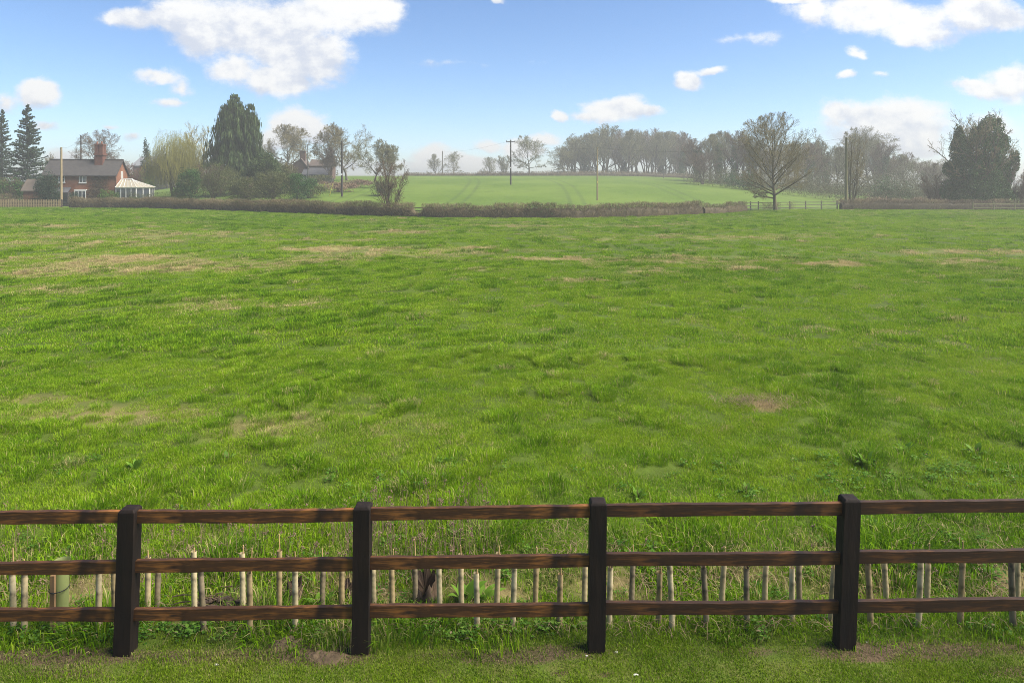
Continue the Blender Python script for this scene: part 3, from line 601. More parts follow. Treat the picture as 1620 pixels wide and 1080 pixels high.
for s in range(4):
    V, Fq, va = weedproto(200 + s); me = mesh_np('weeds', V, [Fq], vattr={'var': va}); me.materials.append(M_weed); o = bpy.data.objects.new('weeds.%03d' % (s + 1), me); cw.objects.link(o); o['kind'] = 'stuff'
n = 9000; y = rg.uniform(5.62, 9.3, n); x = (rg.random(n) * 2 - 1) * (.8 * y + 1)
wgt = .6 * np.exp(-((y - 5.74) / .12) ** 2) * (.15 + 1.0 * (x < -2.6) + .45 * (np.abs(x + .3) < .9)) + .12 * np.exp(-((y - 6.6) / .5) ** 2) * (vnoise(x, y, .5, 61, 2) > .5) + .25 * np.exp(-(((x - 4.6) / 1.6) ** 2 + ((y - 8.7) / .45) ** 2)) + .05 * (vnoise(x, y, .6, 62, 2) > .62)
k_ = rg.random(n) < wgt * 1.1; x, y = x[k_], y[k_]; n = len(x)
scatter('weeds', cw, np.stack([x, y, hz(x, y)], -1), rg.uniform(.5, 1.0, n), np.stack([np.zeros(n), np.zeros(n), rg.random(n) * 6.28], -1), rg.integers(0, 4, n), np.clip(rg.normal(.45, .2, n), 0, 1), np.clip(rg.normal(.0, .12, n), 0, 1), M_weed)
# dead standing stems with seed heads, and grey bramble litter
def stems(n, x0, x1, y0, y1, h0, h1, seed, r0=.0022, headp=.5):
    r = np.random.default_rng(seed); mb = MB()
    for i in range(n):
        x, y = r.uniform(x0, x1), r.uniform(y0, y1); z = hzs(x, y); h = r.uniform(h0, h1); lx, ly = r.normal(0, .12, 2) * h
        P = [(x, y, z - .02), (x + lx * .4, y + ly * .4, z + h * .5), (x + lx, y + ly, z + h)]; mb.tube(P, [r0, r0 * .8, r0 * .5], 4, cap=False)
        for k in range(r.integers(1, 4)):
            f = r.uniform(.55, .95); q = Vector(P[1]).lerp(Vector(P[2]), (f - .5) * 2); a = r.random() * 6.28; l = h * r.uniform(.1, .22)
            mb.tube([q, q + Vector((cos(a) * l * .6, sin(a) * l * .6, l))], [r0 * .7, r0 * .4], 3, cap=False)
        if r.random() < headp:
            q = Vector(P[2])
            for k in range(5):
                d = Vector(r.normal(0, .012, 3)); mb.box(-.005, .005, -.005, .005, -.006, .008, Matrix.Translation(q + d) @ Matrix.Rotation(r.random() * 3, 4, 'X'), .5)
    return mb
M_dead = mat('dead_stem', (.17, .115, .07), (.10, .065, .045), scale=8)
kind(stems(240, -1.75, -.2, 6.25, 7.6, .22, .5, 1).build('dead_stems', M_dead), 'stuff')
kind(stems(130, -3.3, -1.8, 6.4, 7.4, .15, .36, 2).build('dead_stems', M_dead), 'stuff')
kind(stems(90, -6, -3.3, 6.3, 7.4, .12, .3, 3).build('dead_stems', M_dead), 'stuff')
kind(stems(45, 1.0, 5.5, 6.2, 7.4, .12, .28, 4).build('dead_stems', M_dead), 'stuff')
# dead bramble and hay litter lying in the margin
def litter(n, seed, spots):
    r = np.random.default_rng(seed); V = []; Fq = []; b = 0; va = []
    for i in range(n):
        cx_, cy_, sx_, sy_ = spots[r.integers(len(spots))]; x, y = r.normal(cx_, sx_), r.normal(cy_, sy_); y = max(y, 5.66); z = hzs(x, y) + r.uniform(.01, .10); a = r.random() * 6.28; l = r.uniform(.06, .22); w = r.uniform(.0012, .003); e = r.normal(0, .25)
        d = np.array([cos(a) * cos(e), sin(a) * cos(e), sin(e)]); s = np.array([-sin(a), cos(a), 0]) * w; p = np.array([x, y, z]); k = np.array([0, 0, l * .18])
        V += [p - d * l / 2 - s, p - d * l / 2 + s, p + s + k, p - s + k, p + d * l / 2 + s * .6, p + d * l / 2 - s * .6]; Fq += [(b, b + 1, b + 2, b + 3), (b + 3, b + 2, b + 4, b + 5)]; va += [r.random()] * 6; b += 6
    return mesh_np('dead_litter', np.array(V), [np.array(Fq)], vattr={'var': va})
M_lit = leafmat('dry_litter', (.075, .05, .028), (.24, .175, .10), .2)
kind(link('dead_litter', litter(3800, 5, [(-2.4, 6.35, .5, .25), (-.9, 6.5, .5, .3), (.6, 6.9, .35, .35), (1.6, 6.45, .5, .2), (2.0, 6.7, .5, .3), (4.0, 6.4, .8, .2), (4.4, 6.9, .6, .3), (5.0, 6.2, .5, .2), (-4.0, 6.9, .8, .3), (1.5, 5.72, 2.0, .05), (-4.6, 6.3, .5, .2), (4.2, 11.3, .35, .2), (3.9, 11.4, .3, .15)]), M_lit), 'stuff')
M_bark = mat('rotten_bark', (.075, .048, .028), (.018, .013, .009), rough=.9, scale=9, stretch=(1, 1, .35), bump=1.0)
M_cut = mat('old_cut_wood', (.06, .038, .022), (.03, .02, .014), rough=.85, scale=9)
def stump(px, Y, r, h, seed, label):
    R = random.Random(seed); x = X_at(px, Y); t_ = thing('tree_stump', label, 'stump', (x, Y, hzs(x, Y)), seed); V = []; Fq = []; n = 40; m = 14
    pr = [1 + .14 * sin(k * .8 + seed) + R.uniform(-.05, .05) for k in range(n)]
    for i in range(m + 1):
        f = i / m
        for k in range(n): th = 2 * pi * k / n; q = r * pr[k] * (1.35 - .45 * f ** .5) * (1 + .35 * (float(vnoise(th * 2.2, f * 2 + seed, 1, seed, 3)) - .5) + R.uniform(-.04, .04)); V.append((q * cos(th), q * sin(th), -.05 + (h + .05) * f * (1 + (.22 * sin(th * 1 + seed) + .12 * sin(th * 5 + seed) + R.uniform(-.08, .08)) * f)))
    for i in range(m):
        for k in range(n): Fq.append((i * n + k, i * n + (k + 1) % n, (i + 1) * n + (k + 1) % n, (i + 1) * n + k))
    link('bark', mesh_np('bark', np.array(V), [np.array(Fq)], smooth=False), M_bark, t_)
    mb = MB(); top_ = [(V[m * n + k][0] * .97, V[m * n + k][1] * .97, V[m * n + k][2] - .006) for k in range(n)]; low = (0, 0, h * .55)
    for k in range(n): mb.poly([top_[k], top_[(k + 1) % n], low]); mb.build('cut_face', M_cut, t_)
stump(672, 6.2, .095, .23, 3, 'dark rotten stump among dead stems right of the second post')
stump(466, 6.25, .06, .17, 5, 'narrow tan and brown stump behind the bay left of the second post')
stump(548, 6.3, .07, .10, 8, 'low broken stump hidden close beside the second post')
# heap of dark twigs and bark
def heap(px, Y, label, n, seed):
    r = random.Random(seed); x = X_at(px, Y); t_ = thing('twig_heap', label, 'brush pile', (x, Y, hzs(x, Y))); mb = MB(); mc = MB()
    for i in range(n):
        a = r.random() * 6.28; l = r.uniform(.08, .24); p = Vector((r.gauss(0, .12), r.gauss(0, .07), abs(r.gauss(.03, .04)))); d = Vector((cos(a), sin(a) * .6, r.uniform(-.25, .35))) * l * .5
        mb.tube([p - d, p + Vector((0, 0, .01)), p + d], [r.uniform(.003, .008), .006, .003], 5)
    for i in range(16):
        M = Matrix.Translation((r.gauss(.02, .1), r.gauss(0, .05), abs(r.gauss(.06, .03)))) @ Matrix.Rotation(r.uniform(-.9, .9), 4, 'Y') @ Matrix.Rotation(r.random() * 6, 4, 'Z'); mc.box(-r.uniform(.03, .07), .04, -.018, .02, 0, .012, M, .8)
    mb.build('twigs', M_bark, t_); mc.build('bark_chips', M_cut, t_)
heap(350, 6.1, 'dark heap of twigs and bark behind the bay between the first and second posts', 150, 2)
# molehill: crumbly soil beside the second post
def mound(px, Y, rx, ry, h, seed, label):
    x0 = X_at(px, Y); n, m = 90, 36; V = []; Fq = []
    for i in range(m + 1):
        f = i / m
        for k in range(n):
            th = 2 * pi * k / n; e = 1 + .22 * (vnoise(cos(th) * 1.4 + seed, sin(th) * 1.4, 1, seed, 2) - .5) * 2; x, y = x0 + rx * f * e * cos(th), Y + ry * f * e * sin(th)
            z = hzs(x, y) - .004 + (h * (1 - f * f) ** 1.3 + .04 * (float(vnoise(x, y, .045, seed, 3)) - .4) * (1 - f ** 3)) * (f < .999) - .012 * (f > .999); V.append((x - x0, y - Y, z))
    for i in range(m):
        for k in range(n): Fq.append((i * n + k, i * n + (k + 1) % n, (i + 1) * n + (k + 1) % n, (i + 1) * n + k))
    o = link('molehill', mesh_np('molehill', np.array(V), [np.array(Fq)], smooth=True), M_soil, None, (x0, Y, 0)); tag(o, label, 'molehill')
M_soil = mat('crumbly_soil', (.11, .078, .048), (.06, .044, .028), rough=1, scale=14, detail=8, bump=1.0, spec=.05)
mound(515, 5.42, .20, .085, .045, 3, 'low reddish brown molehill on the lawn edge left of the second post')
mound(455, 5.60, .16, .10, .05, 5, 'crumbly brown molehill under the bottom rail, farther from the second post')
M_stone = mat('pale_stone', (.55, .52, .46), (.38, .36, .32), scale=20)
for (px, py, r, lb) in ((342, 1047, .011, 'small white stone on the lawn in front of the second bay'), (975, 1031, .009, 'white stone on bare soil just right of the third post'), (928, 1037, .006, 'tiny white stone just left of the third post foot'),
                        (1006, 1068, .012, 'pale flat chip on the lawn right of the third post'), (1371, 1019, .006, 'tiny white stone right of the fourth post')):
    Y = CAMZ * F / (py - HY); x = X_at(px, Y); bm = bmesh.new(); bmesh.ops.create_icosphere(bm, subdivisions=2, radius=r)
    for v_ in bm.verts: v_.co.x *= 1.7; v_.co.z *= .55; v_.co += Vector((sin(v_.co.y * 900), cos(v_.co.x * 700), 0)) * r * .12
    me = bpy.data.meshes.new('stone'); bm.to_mesh(me); bm.free(); tag(link('stone', me, M_stone, None, (x, Y, hzs(x, Y) + r * .5)), lb, 'stone')
# ================================================================== TREES: growth tools
def tubes(P, R, sides=3):
    """P (N,K,3), R (N,K) -> vertices, quads"""
    N_, K, _ = P.shape
    T = np.empty_like(P); T[:, 1:-1] = P[:, 2:] - P[:, :-2]; T[:, 0] = P[:, 1] - P[:, 0]; T[:, -1] = P[:, -1] - P[:, -2]; T = nrm(T)
    ref = np.where(np.abs(T[..., 2:3]) > .9, np.array([1., 0, 0]), np.array([0, 0, 1.])); A = nrm(np.cross(T, ref)); B = np.cross(T, A)
    th = np.arange(sides) * 2 * pi / sides
    V = P[:, :, None] + R[:, :, None, None] * (A[:, :, None] * np.cos(th)[None, None, :, None] + B[:, :, None] * np.sin(th)[None, None, :, None])
    b = (np.arange(N_) * K * sides)[:, None, None] + (np.arange(K - 1) * sides)[None, :, None]; k = np.arange(sides)[None, None]; k2 = (k + 1) % sides
    Fq = np.stack([b + k, b + k2, b + sides + k2, b + sides + k], -1).reshape(-1, 4)
    return V.reshape(-1, 3), Fq
def grow(P, R, nch, rng, t0=.25, t1=1, ang=(.5, 1.0), lf=(.4, .7), K=4, wig=.14, trop=(0, 0, .06), rr=.6, rmin=.008, env=None, tip=.5, tpow=1.0, minL=.15, fan=False):
    N_, k, _ = P.shape; M = N_ * nch; pi_ = np.repeat(np.arange(N_), nch)
    t = t0 + (t1 - t0) * ((np.tile(np.arange(nch), N_) + rng.random(M)) / nch) ** tpow; t = np.clip(t, 0, .999)
    f = t * (k - 1); i = np.minimum(f.astype(int), k - 2); u_ = (f - i)[:, None]
    S_ = P[pi_, i] * (1 - u_) + P[pi_, i + 1] * u_; T = nrm(P[pi_, i + 1] - P[pi_, i]); r = R[pi_, i] * (1 - u_[:, 0]) + R[pi_, i + 1] * u_[:, 0]
    pl = np.linalg.norm(np.diff(P, axis=1), axis=-1).sum(1)[pi_]
    ref = np.where(np.abs(T[:, 2:3]) > .9, np.array([1., 0, 0]), np.array([0, 0, 1.])); A = nrm(np.cross(T, ref)); B = np.cross(T, A)
    az = np.tile(np.arange(nch) * 2.399, N_) + np.repeat(rng.random(N_) * 6.283, nch) + rng.normal(0, .5, M); an = rng.uniform(*ang, M) if not fan else ang[1] + (ang[0] - ang[1]) * (t - t0) / max(1e-3, t1 - t0) + rng.normal(0, .12, M)
    D = nrm(T * np.cos(an)[:, None] + (A * np.cos(az)[:, None] + B * np.sin(az)[:, None]) * np.sin(an)[:, None] + np.array(trop) * 1.5)
    L = pl * rng.uniform(*lf, M) * (1 - tip * t)
    if env is not None:
        c, rad = np.array(env[0]), np.array(env[1]); a = D / rad; b = (S_ - c) / rad
        aa = (a * a).sum(1); bb = (a * b).sum(1); cc = (b * b).sum(1) - 1; disc = np.maximum(bb * bb - aa * cc, 0); te = (-bb + np.sqrt(disc)) / aa
        L = np.where(cc > 0, minL, np.minimum(L, np.maximum(te, minL) * rng.uniform(.8, 1.08, M)))
    L = np.maximum(L, minL)
    Q = np.empty((M, K, 3)); Q[:, 0] = S_; step = (L / (K - 1))[:, None]
    for j in range(1, K):
        D = nrm(D + rng.normal(0, wig, (M, 3)) + np.array(trop)); Q[:, j] = Q[:, j - 1] + D * step
    r0 = np.clip(r * rr, rmin, None); RR = r0[:, None] * np.linspace(1, .35, K)[None]; return Q, np.maximum(RR, rmin * .75)
def cat(items):
    V = []; Fq = []; va = []; b = 0
    for (v_, f_, a_) in items: V.append(v_); Fq.append(f_ + b); va.append(a_ if not np.isscalar(a_) else np.full(len(v_), a_)); b += len(v_)
    return np.concatenate(V), np.concatenate(Fq), np.concatenate(va)
def per(N_, n, rng, lo=0, hi=1): return np.repeat(rng.uniform(lo, hi, N_), n)
def leafq(C, size, rng, flat=0.0, asp=.6, outward=None, hang=0.0):
    """leaf-sized diamonds at points C"""
    n = len(C); d = nrm(rng.normal(0, 1, (n, 3)) * np.array([1, 1, 1 - flat]) + np.array([0, 0, -hang])); nn = rng.normal(0, 1, (n, 3))
    if outward is not None: nn = nn * .7 + outward
    s = nrm(np.cross(d, nn)); z = size * rng.uniform(.6, 1.3, n)[:, None]
    V = np.stack([C - d * z * .5, C + s * z * asp * .5, C + d * z * .5, C - s * z * asp * .5], 1).reshape(-1, 3)
    return V, np.arange(4 * n).reshape(-1, 4), np.repeat(rng.random(n), 4)
def blob_points(blobs, n, rng, shell=.4, lump=.25):
    """points through the outer volume of lumpy ellipsoids (cx,cy,cz,rx,ry,rz)"""
    B = np.array(blobs, float); wt = (B[:, 3] * B[:, 5]); wt /= wt.sum(); i = rng.choice(len(B), n, p=wt)
    d = nrm(rng.normal(0, 1, (n, 3))); q = (1 - shell * rng.random(n) ** 1.3)
    lumps = 1 + lump * (vnoise(d[:, 0] * 3 + i * 7.7, d[:, 2] * 3 + d[:, 1] * 2.3, 1, 77, 3) - .5) * 2
    return B[i, :3] + d * B[i, 3:] * (q * lumps)[:, None], d
M_wood = {'brown': mat('bark_brown', (.085, .065, .045), (.045, .035, .026), rough=.95, scale=3, stretch=(1, 1, .3), bump=.4),
          'grey': mat('bark_grey', (.12, .11, .085), (.065, .058, .045), rough=.95, scale=3, stretch=(1, 1, .3), bump=.4),
          'moss': mat('bark_mossy', (.115, .10, .045), (.06, .05, .028), rough=.95, scale=2.5, stretch=(1, 1, .4), bump=.4)}
M_twig = {'brown': leafmat('twigs_brown', (.075, .052, .034), (.15, .108, .068), 0), 'grey': leafmat('twigs_grey', (.088, .086, .042), (.175, .17, .08), 0),
          'moss': leafmat('twigs_olive', (.10, .085, .035), (.20, .165, .07), 0), 'yellow': leafmat('twigs_yellow', (.21, .18, .055), (.34, .29, .09), 0),
          'red': leafmat('twigs_russet', (.10, .05, .035), (.17, .09, .06), 0)}
M_leaf = {'fir': leafmat('fir_needles', (.016, .034, .016), (.036, .062, .028), .1), 'cypress': leafmat('cypress_sprays', (.026, .048, .014), (.066, .095, .028), .2), 'ivy': leafmat('ivy_leaves', (.018, .055, .010), (.052, .115, .024), .15, rough=.6),
          'yew': leafmat('yew_leaves', (.012, .030, .014), (.028, .052, .022), .1), 'bush': leafmat('shrub_leaves', (.055, .07, .020), (.115, .12, .042), .25), 'green': leafmat('green_shrub_leaves', (.05, .10, .016), (.10, .16, .03), .3),
          'willow': leafmat('willow_shoots', (.21, .205, .05), (.34, .32, .09), .35), 'dead': leafmat('dead_bracken', (.13, .085, .055), (.24, .17, .11), .2), 'bronze': leafmat('budding_leaves', (.13, .11, .045), (.20, .16, .07), .3)}
def trunk_lines(n, h, r0, rng, lean=.06, wig=.05, K=9, spread=.0):
    P = np.zeros((n, K, 3)); R = np.zeros((n, K))
    for s in range(n):
        a = 2 * pi * s / max(n, 1) + rng.random(); d = np.array([cos(a) * spread, sin(a) * spread, 1]) + np.array([rng.normal(0, lean), rng.normal(0, lean), 0]); d /= np.linalg.norm(d); p = np.array([cos(a), sin(a), 0]) * r0 * (.6 if n > 1 else 0) + np.array([0, 0, -.25])
        hh = h * (rng.uniform(.75, 1.05) if n > 1 else 1)
        for j in range(K):
            P[s, j] = p; R[s, j] = r0 * (1 - .78 * (j / (K - 1)) ** .8) * (1.35 if j == 0 else 1); d = nrm(d + np.array([rng.normal(0, wig), rng.normal(0, wig), .04 if spread else .02])); p = p + d * (hh + .25) / (K - 1)
    return P, R
STY = {  # trunk share of height, stems, stem spread, levels of (children, t0, angles, length, tropism), base of crown, wiggle
    'round': dict(th=.62, ns=1, sp=0, cb=.13, lev=[(26, .22, (.38, 1.48), (.8, 1.1), (0, 0, .035)), (9, .15, (.3, .75), (.35, .6), (0, 0, .045)), (8, .12, (.3, .8), (.4, .65), (0, 0, .03)), (6, .1, (.3, .8), (.4, .7), (0, 0, .02)), (2, .2, (.3, .7), (.5, .8), (0, 0, 0))], wig=.09),
    'oak': dict(th=.55, ns=1, sp=0, cb=.16, lev=[(15, .30, (.35, 1.4), (1.0, 1.5), (0, 0, .045)), (8, .25, (.45, 1.0), (.45, .7), (0, 0, .04)), (7, .2, (.4, 1.0), (.4, .7), (0, 0, .02)), (7, .1, (.4, 1.0), (.4, .7), (0, 0, .0)), (2, .2, (.3, .8), (.5, .8), (0, 0, 0))], wig=.2),
    'tall': dict(th=.8, ns=1, sp=0, cb=.14, lev=[(17, .2, (.22, .85), (.42, .66), (0, 0, .09)), (8, .2, (.25, .6), (.45, .75), (0, 0, .07)), (8, .15, (.25, .7), (.4, .7), (0, 0, .04)), (6, .1, (.4, .9), (.4, .7), (0, 0, .0))], wig=.12),
    'forked': dict(th=.84, ns=4, sp=.20, cb=.14, lev=[(9, .25, (.25, .7), (.38, .58), (0, 0, .09)), (8, .2, (.25, .65), (.45, .75), (0, 0, .06)), (6, .15, (.25, .75), (.4, .7), (0, 0, .04)), (4, .1, (.4, .9), (.4, .7), (0, 0, .0))], wig=.12),
    'shrub': dict(th=.7, ns=7, sp=.34, cb=.02, lev=[(8, .12, (.3, .8), (.35, .6), (0, 0, .07)), (7, .15, (.35, .8), (.4, .7), (0, 0, .04)), (6, .1, (.4, .9), (.4, .7), (0, 0, .0)), (2, .2, (.3, .8), (.5, .8), (0, 0, 0))], wig=.14),
    'ivyhost': dict(th=.74, ns=4, sp=.30, cb=.04, lev=[(12, .25, (.35, 1.1), (.75, 1.1), (0, 0, .04)), (8, .25, (.3, .7), (.35, .6), (0, 0, .05)), (6, .2, (.3, .8), (.4, .7), (0, 0, .03)), (3, .1, (.3, .8), (.4, .7), (0, 0, .0))], wig=.11),
    'spindly': dict(th=.85, ns=3, sp=.10, cb=.18, lev=[(9, .22, (.35, .7), (.3, .5), (0, 0, .12)), (7, .2, (.35, .7), (.45, .7), (0, 0, .08)), (6, .15, (.3, .7), (.4, .7), (0, 0, .05)), (2, .1, (.3, .7), (.4, .7), (0, 0, .03))], wig=.10)}
def bare(root, style, H, W, seed, wood='brown', twig='brown', rk=1.0, rmin=.010, thin=1.0, off=(0, 0), flat=1.0):
    st = STY[style]; rng = np.random.default_rng(seed); cb = st['cb']
    env = ((off[0], off[1], H * (cb + (1 - cb) * .47)), (W / 2, W / 2 * flat, H * (1 - cb) * .53))
    P, R = trunk_lines(st['ns'], H * st['th'], H * .021 * rk / (st['ns'] ** .45), rng, wig=st['wig'] * .45, spread=st['sp'])
    tr = [(*tubes(P, R, 9), 0.5)]; cr = []; lv = st['lev']
    for i, (nc, t0, an, lf, tp) in enumerate(lv):
        nc = max(1, int(round(nc * (thin if i >= 2 else 1)))); rm = rmin * (2.6 if i == 0 else 1.7 if i == 1 else 1.0)
        P, R = grow(P, R, nc, rng, t0=t0, ang=an, lf=lf, K=6 if i == 0 else 5 if i == 1 else 4 if i == 2 else 3, wig=st['wig'], trop=tp, rr=.62 if i == 0 else .55, rmin=rm, env=env, tip=.25 if i == 0 and style == 'round' else .45, minL=.12 * H / 12, fan=(i == 0 and st['ns'] == 1))
        V, Fq = tubes(P, R, 6 if i == 0 else 4 if i == 1 else 3); n = len(P)
        (tr if i == 0 else cr).append((V, Fq, per(n, len(V) // n, rng)))
    V, Fq, va = cat(tr); link('trunk', mesh_np('trunk', V, [Fq], smooth=True, vattr={'var': va}), M_wood[wood], root)
    V, Fq, va = cat(cr); link('crown', mesh_np('crown', V, [Fq], vattr={'var': va}), M_twig[twig], root)
    return P
def leaf_part(root, name, C, size, m, rng, outward=None, flat=0, asp=.6, hang=0.0):
    V, Fq, va = leafq(C, size, rng, outward=outward, flat=flat, asp=asp, hang=hang); return link(name, mesh_np(name, V, [Fq], vattr={'var': va}), m, root)
def lobes(B, rng, k=7, s=.38):
    out = list(B)
    for (x, y, z, rx, ry, rz) in B:
        for i in range(k):
            d = nrm(rng.normal(0, 1, 3) * np.array([1, .8, 1])); d[2] = abs(d[2]) * .9 - .05; f = rng.uniform(.75, 1.05); e = s * rng.uniform(.5, 1.15)
            out.append((x + d[0] * rx * f, y + d[1] * ry * f, z + d[2] * rz * f, rx * e * .8, ry * e * .8, rz * e * rng.uniform(.7, 1.3)))
    return out
def place(px, Y, ytop):
    x = X_at(px, Y); zg = hzs(x, Y); return (x, Y, zg - .05), Z_at(ytop, Y) - zg
def tree(px, Y, ytop, wpx, style, seed, label, name='bare_tree', cat_='tree', group=None, **kw):
    loc, H = place(px, Y, ytop); t_ = thing(name, label, cat_, loc, 0, group); bare(t_, style, H, wpx / F * Y, seed, **kw); return t_, H, wpx / F * Y
# ------------------------------------------------------------------ trees one by one, from the right of the field round to the left
rngT = np.random.default_rng(99)
tree(1227, 91.5, 178, 152, 'round', 5, 'large round bare tree standing alone on the fence line at the right of the field', wood='moss', twig='moss', rmin=.0105, thin=.88)
tree(1347, 96.5, 208, 82, 'spindly', 12, 'thin bare tree growing beside the mossy pole in the right hedge', wood='moss', twig='moss', rmin=.010, thin=1.0)
# ivy-clad tree
loc, H = place(1545, 100, 158); t_ = thing('ivy_clad_tree', 'big bare tree smothered in dark green ivy at the right edge', 'tree', loc); Wd = 140 / F * 100
Wd = 156 / F * 100
bare(t_, 'ivyhost', H, Wd, 21, 'brown', 'moss', rk=1.3, rmin=.016, thin=.8, flat=.38)
rng = np.random.default_rng(3)
BL = [(-.2, 0, 2.2, 4.9, 3, 2.8), (-.3, 0, 5.2, 3.6, 2.6, 3.2), (-2.3, 0, 8.0, 1.4, 1.4, 3.0), (-2.6, 0, 10.3, .75, .7, 1.9), (.9, 0, 8.3, 2.9, 2.4, 3.2), (2.0, 0, 11.2, 1.8, 1.6, 2.4), (3.5, 0, 9.6, 1.2, 1.2, 1.6), (3.2, 0, 6.2, 1.2, 1.2, 2.0), (3.3, 0, 2.8, 1.3, 1.4, 2.4), (5.2, 0, 6.2, .45, .45, 2.2), (5.9, 0, 7, .4, .4, 1.6), (4.3, 0, 4.4, .7, .7, 1.8)]
BL = lobes(BL, rng, 4, .34)
C, d = blob_points(BL, 80000, rng, .45, .30); C = C[C[:, 2] > .05]; leaf_part(t_, 'ivy', C, .25, M_leaf['ivy'], rng)
# scrub at the right end
for (px, Y, yt, w, sd, lb, tw) in ((1612, 99, 252, 70, 31, 'brown leafless scrub right of the ivy tree', 'brown'), (1660, 97, 245, 80, 32, 'brown scrub at the far right edge of the field', 'brown'), (1478, 103, 262, 66, 33, 'low spreading leafless scrub left of the ivy tree', 'brown')):
    tree(px, Y, yt, w, 'shrub', sd, lb, name='bare_shrub', cat_='shrub', wood='brown', twig=tw, rmin=.011)
# ---- prototypes for the woods, then copies
def proto(style, seed, wood, twig, ivy=0, rmin=.018, name='bare_tree', H=18, W=11, thin=1.05):
    t_ = thing(name, 'x', 'tree', (0, 0, -500)); bare(t_, style, H, W, seed, wood, twig, rmin=rmin, thin=thin, rk=.95)
    if ivy:
        rng = np.random.default_rng(seed); C, d = blob_points([(0, 0, 3, 1.1, 1.1, 3.6), (.2, 0, 7, 1.3, 1.3, 4), (-.5, 0, 10.5, 1.0, 1.0, 2.6), (.7, 0, 11.5, .7, .7, 2.2)], ivy, rng, .6, .5); leaf_part(t_, 'ivy', C, .42, M_leaf['ivy'], rng)
    return t_
PRO = [proto('tall', 41, 'grey', 'grey'), proto('tall', 42, 'brown', 'grey'), proto('forked', 43, 'grey', 'grey'), proto('forked', 44, 'brown', 'brown'), proto('oak', 45, 'grey', 'grey', W=15), proto('tall', 46, 'brown', 'brown', ivy=2600), proto('forked', 47, 'grey', 'grey', ivy=3000)]
used = [False] * len(PRO)
def plant(k, px, Y, ytop, wpx, label, group, rz=None):
    loc, H = place(px, Y, ytop); s = wpx / F * Y / (15 if k == 4 else 11); sc = (s, s, H / 18.0); rz = rngT.random() * 6.28 if rz is None else rz
    if not used[k]:
        used[k] = True; o = PRO[k]; o.location = loc; o.rotation_euler = (0, 0, rz); o.scale = sc; o['label'] = label
        if group: o['group'] = group
        return o
    return dup(PRO[k], loc, rz, sc, label, group)
g_ = 'bare trees of the row on the hilltop'
CREST0 = [(893, 231, 40, 4), (909, 216, 44, 2), (927, 205, 46, 6), (944, 211, 36, 1), (960, 194, 48, 2), (978, 210, 34, 3), (993, 207, 40, 1), (1009, 202, 40, 0), (1023, 196, 44, 3), (1037, 209, 34, 1), (1052, 207, 38, 0), (1066, 204, 36, 2), (1079, 209, 34, 5), (1092, 226, 34, 3)]
CREST = CREST0
for i, (px, yt, w, k) in enumerate(CREST):
    plant(k, px, 246 + (i % 3) * 7, yt, w * 1.6, 'tall bare tree of the hilltop row, %s from its left end' % (ORD + ['thirteenth', 'fourteenth'])[i], g_)
g_ = 'bare trees standing behind the hilltop row'
for i, (px, yt, w, k) in enumerate([(901, 224, 46, 3), (918, 212, 46, 0), (936, 208, 46, 2), (952, 204, 46, 1), (986, 204, 46, 5), (1001, 206, 44, 3), (1030, 204, 44, 2), (1045, 210, 44, 6), (1058, 208, 44, 1), (1073, 212, 40, 6), (1086, 218, 40, 0)]):
    plant(k, px, 268 + (i % 2) * 6, yt, w * 1.5, 'hazier bare tree standing in the second rank behind the hilltop row', g_)
g_ = 'hazy bare trees of the wood right of the crop field'
RW = [(1104, 218, 46, 5, 178), (1112, 236, 40, 3, 158), (1124, 211, 48, 1, 190), (1137, 206, 44, 6, 176), (1150, 204, 46, 0, 186), (1162, 206, 44, 5, 170), (1176, 209, 44, 2, 180), (1190, 214, 44, 6, 168), (1204, 222, 40, 1, 174), (1218, 226, 44, 3, 166), (1246, 222, 44, 0, 164), (1262, 221, 42, 2, 172), (1280, 226, 46, 5, 160),
      (1294, 214, 40, 6, 176), (1306, 220, 40, 6, 166), (1322, 232, 44, 1, 160), (1340, 222, 44, 3, 176), (1356, 205, 50, 4, 184), (1374, 196, 66, 4, 170), (1388, 216, 46, 6, 178), (1402, 224, 44, 5, 166), (1418, 236, 44, 3, 172), (1434, 243, 44, 1, 166), (1450, 247, 46, 4, 178), (1468, 252, 44, 3, 166), (1486, 250, 44, 2, 176), (1505, 256, 48, 1, 172)]
for i, (px, yt, w, k, Y) in enumerate(RW):
    if i in (0, 18, 13): lb = {0: 'brown ivy trunked tree at the left corner of the right wood', 18: 'spreading oak whose crown tops the wood behind the mossy pole', 13: 'dark ivy covered tree in the wood just right of the big round tree'}[i]; gg = None
    else: lb = 'hazy leafless tree in the wood behind the big round bare tree and mossy pole'; gg = g_
    plant(k, px, Y, yt, w * 1.5, lb, gg)
g_ = None
for (px, Y, yt, w, k, lb) in ((837, 240, 212, 66, 4, 'gnarled bare oak alone on the hilltop hedge right of the crossarm pole'), (718, 256, 238, 34, 4, 'small bare tree on the hilltop right of the far pole'), (690, 300, 243, 34, 1, 'faint bare tree just left of the far hilltop pole'), 
                              (775, 320, 247, 36, 0, 'faint bare tree left of the crossarm pole on the hill'), (797, 285, 244, 38, 2, 'hazy tree directly behind the crossarm pole')):
    plant(k, px, Y, yt, w, lb, None)
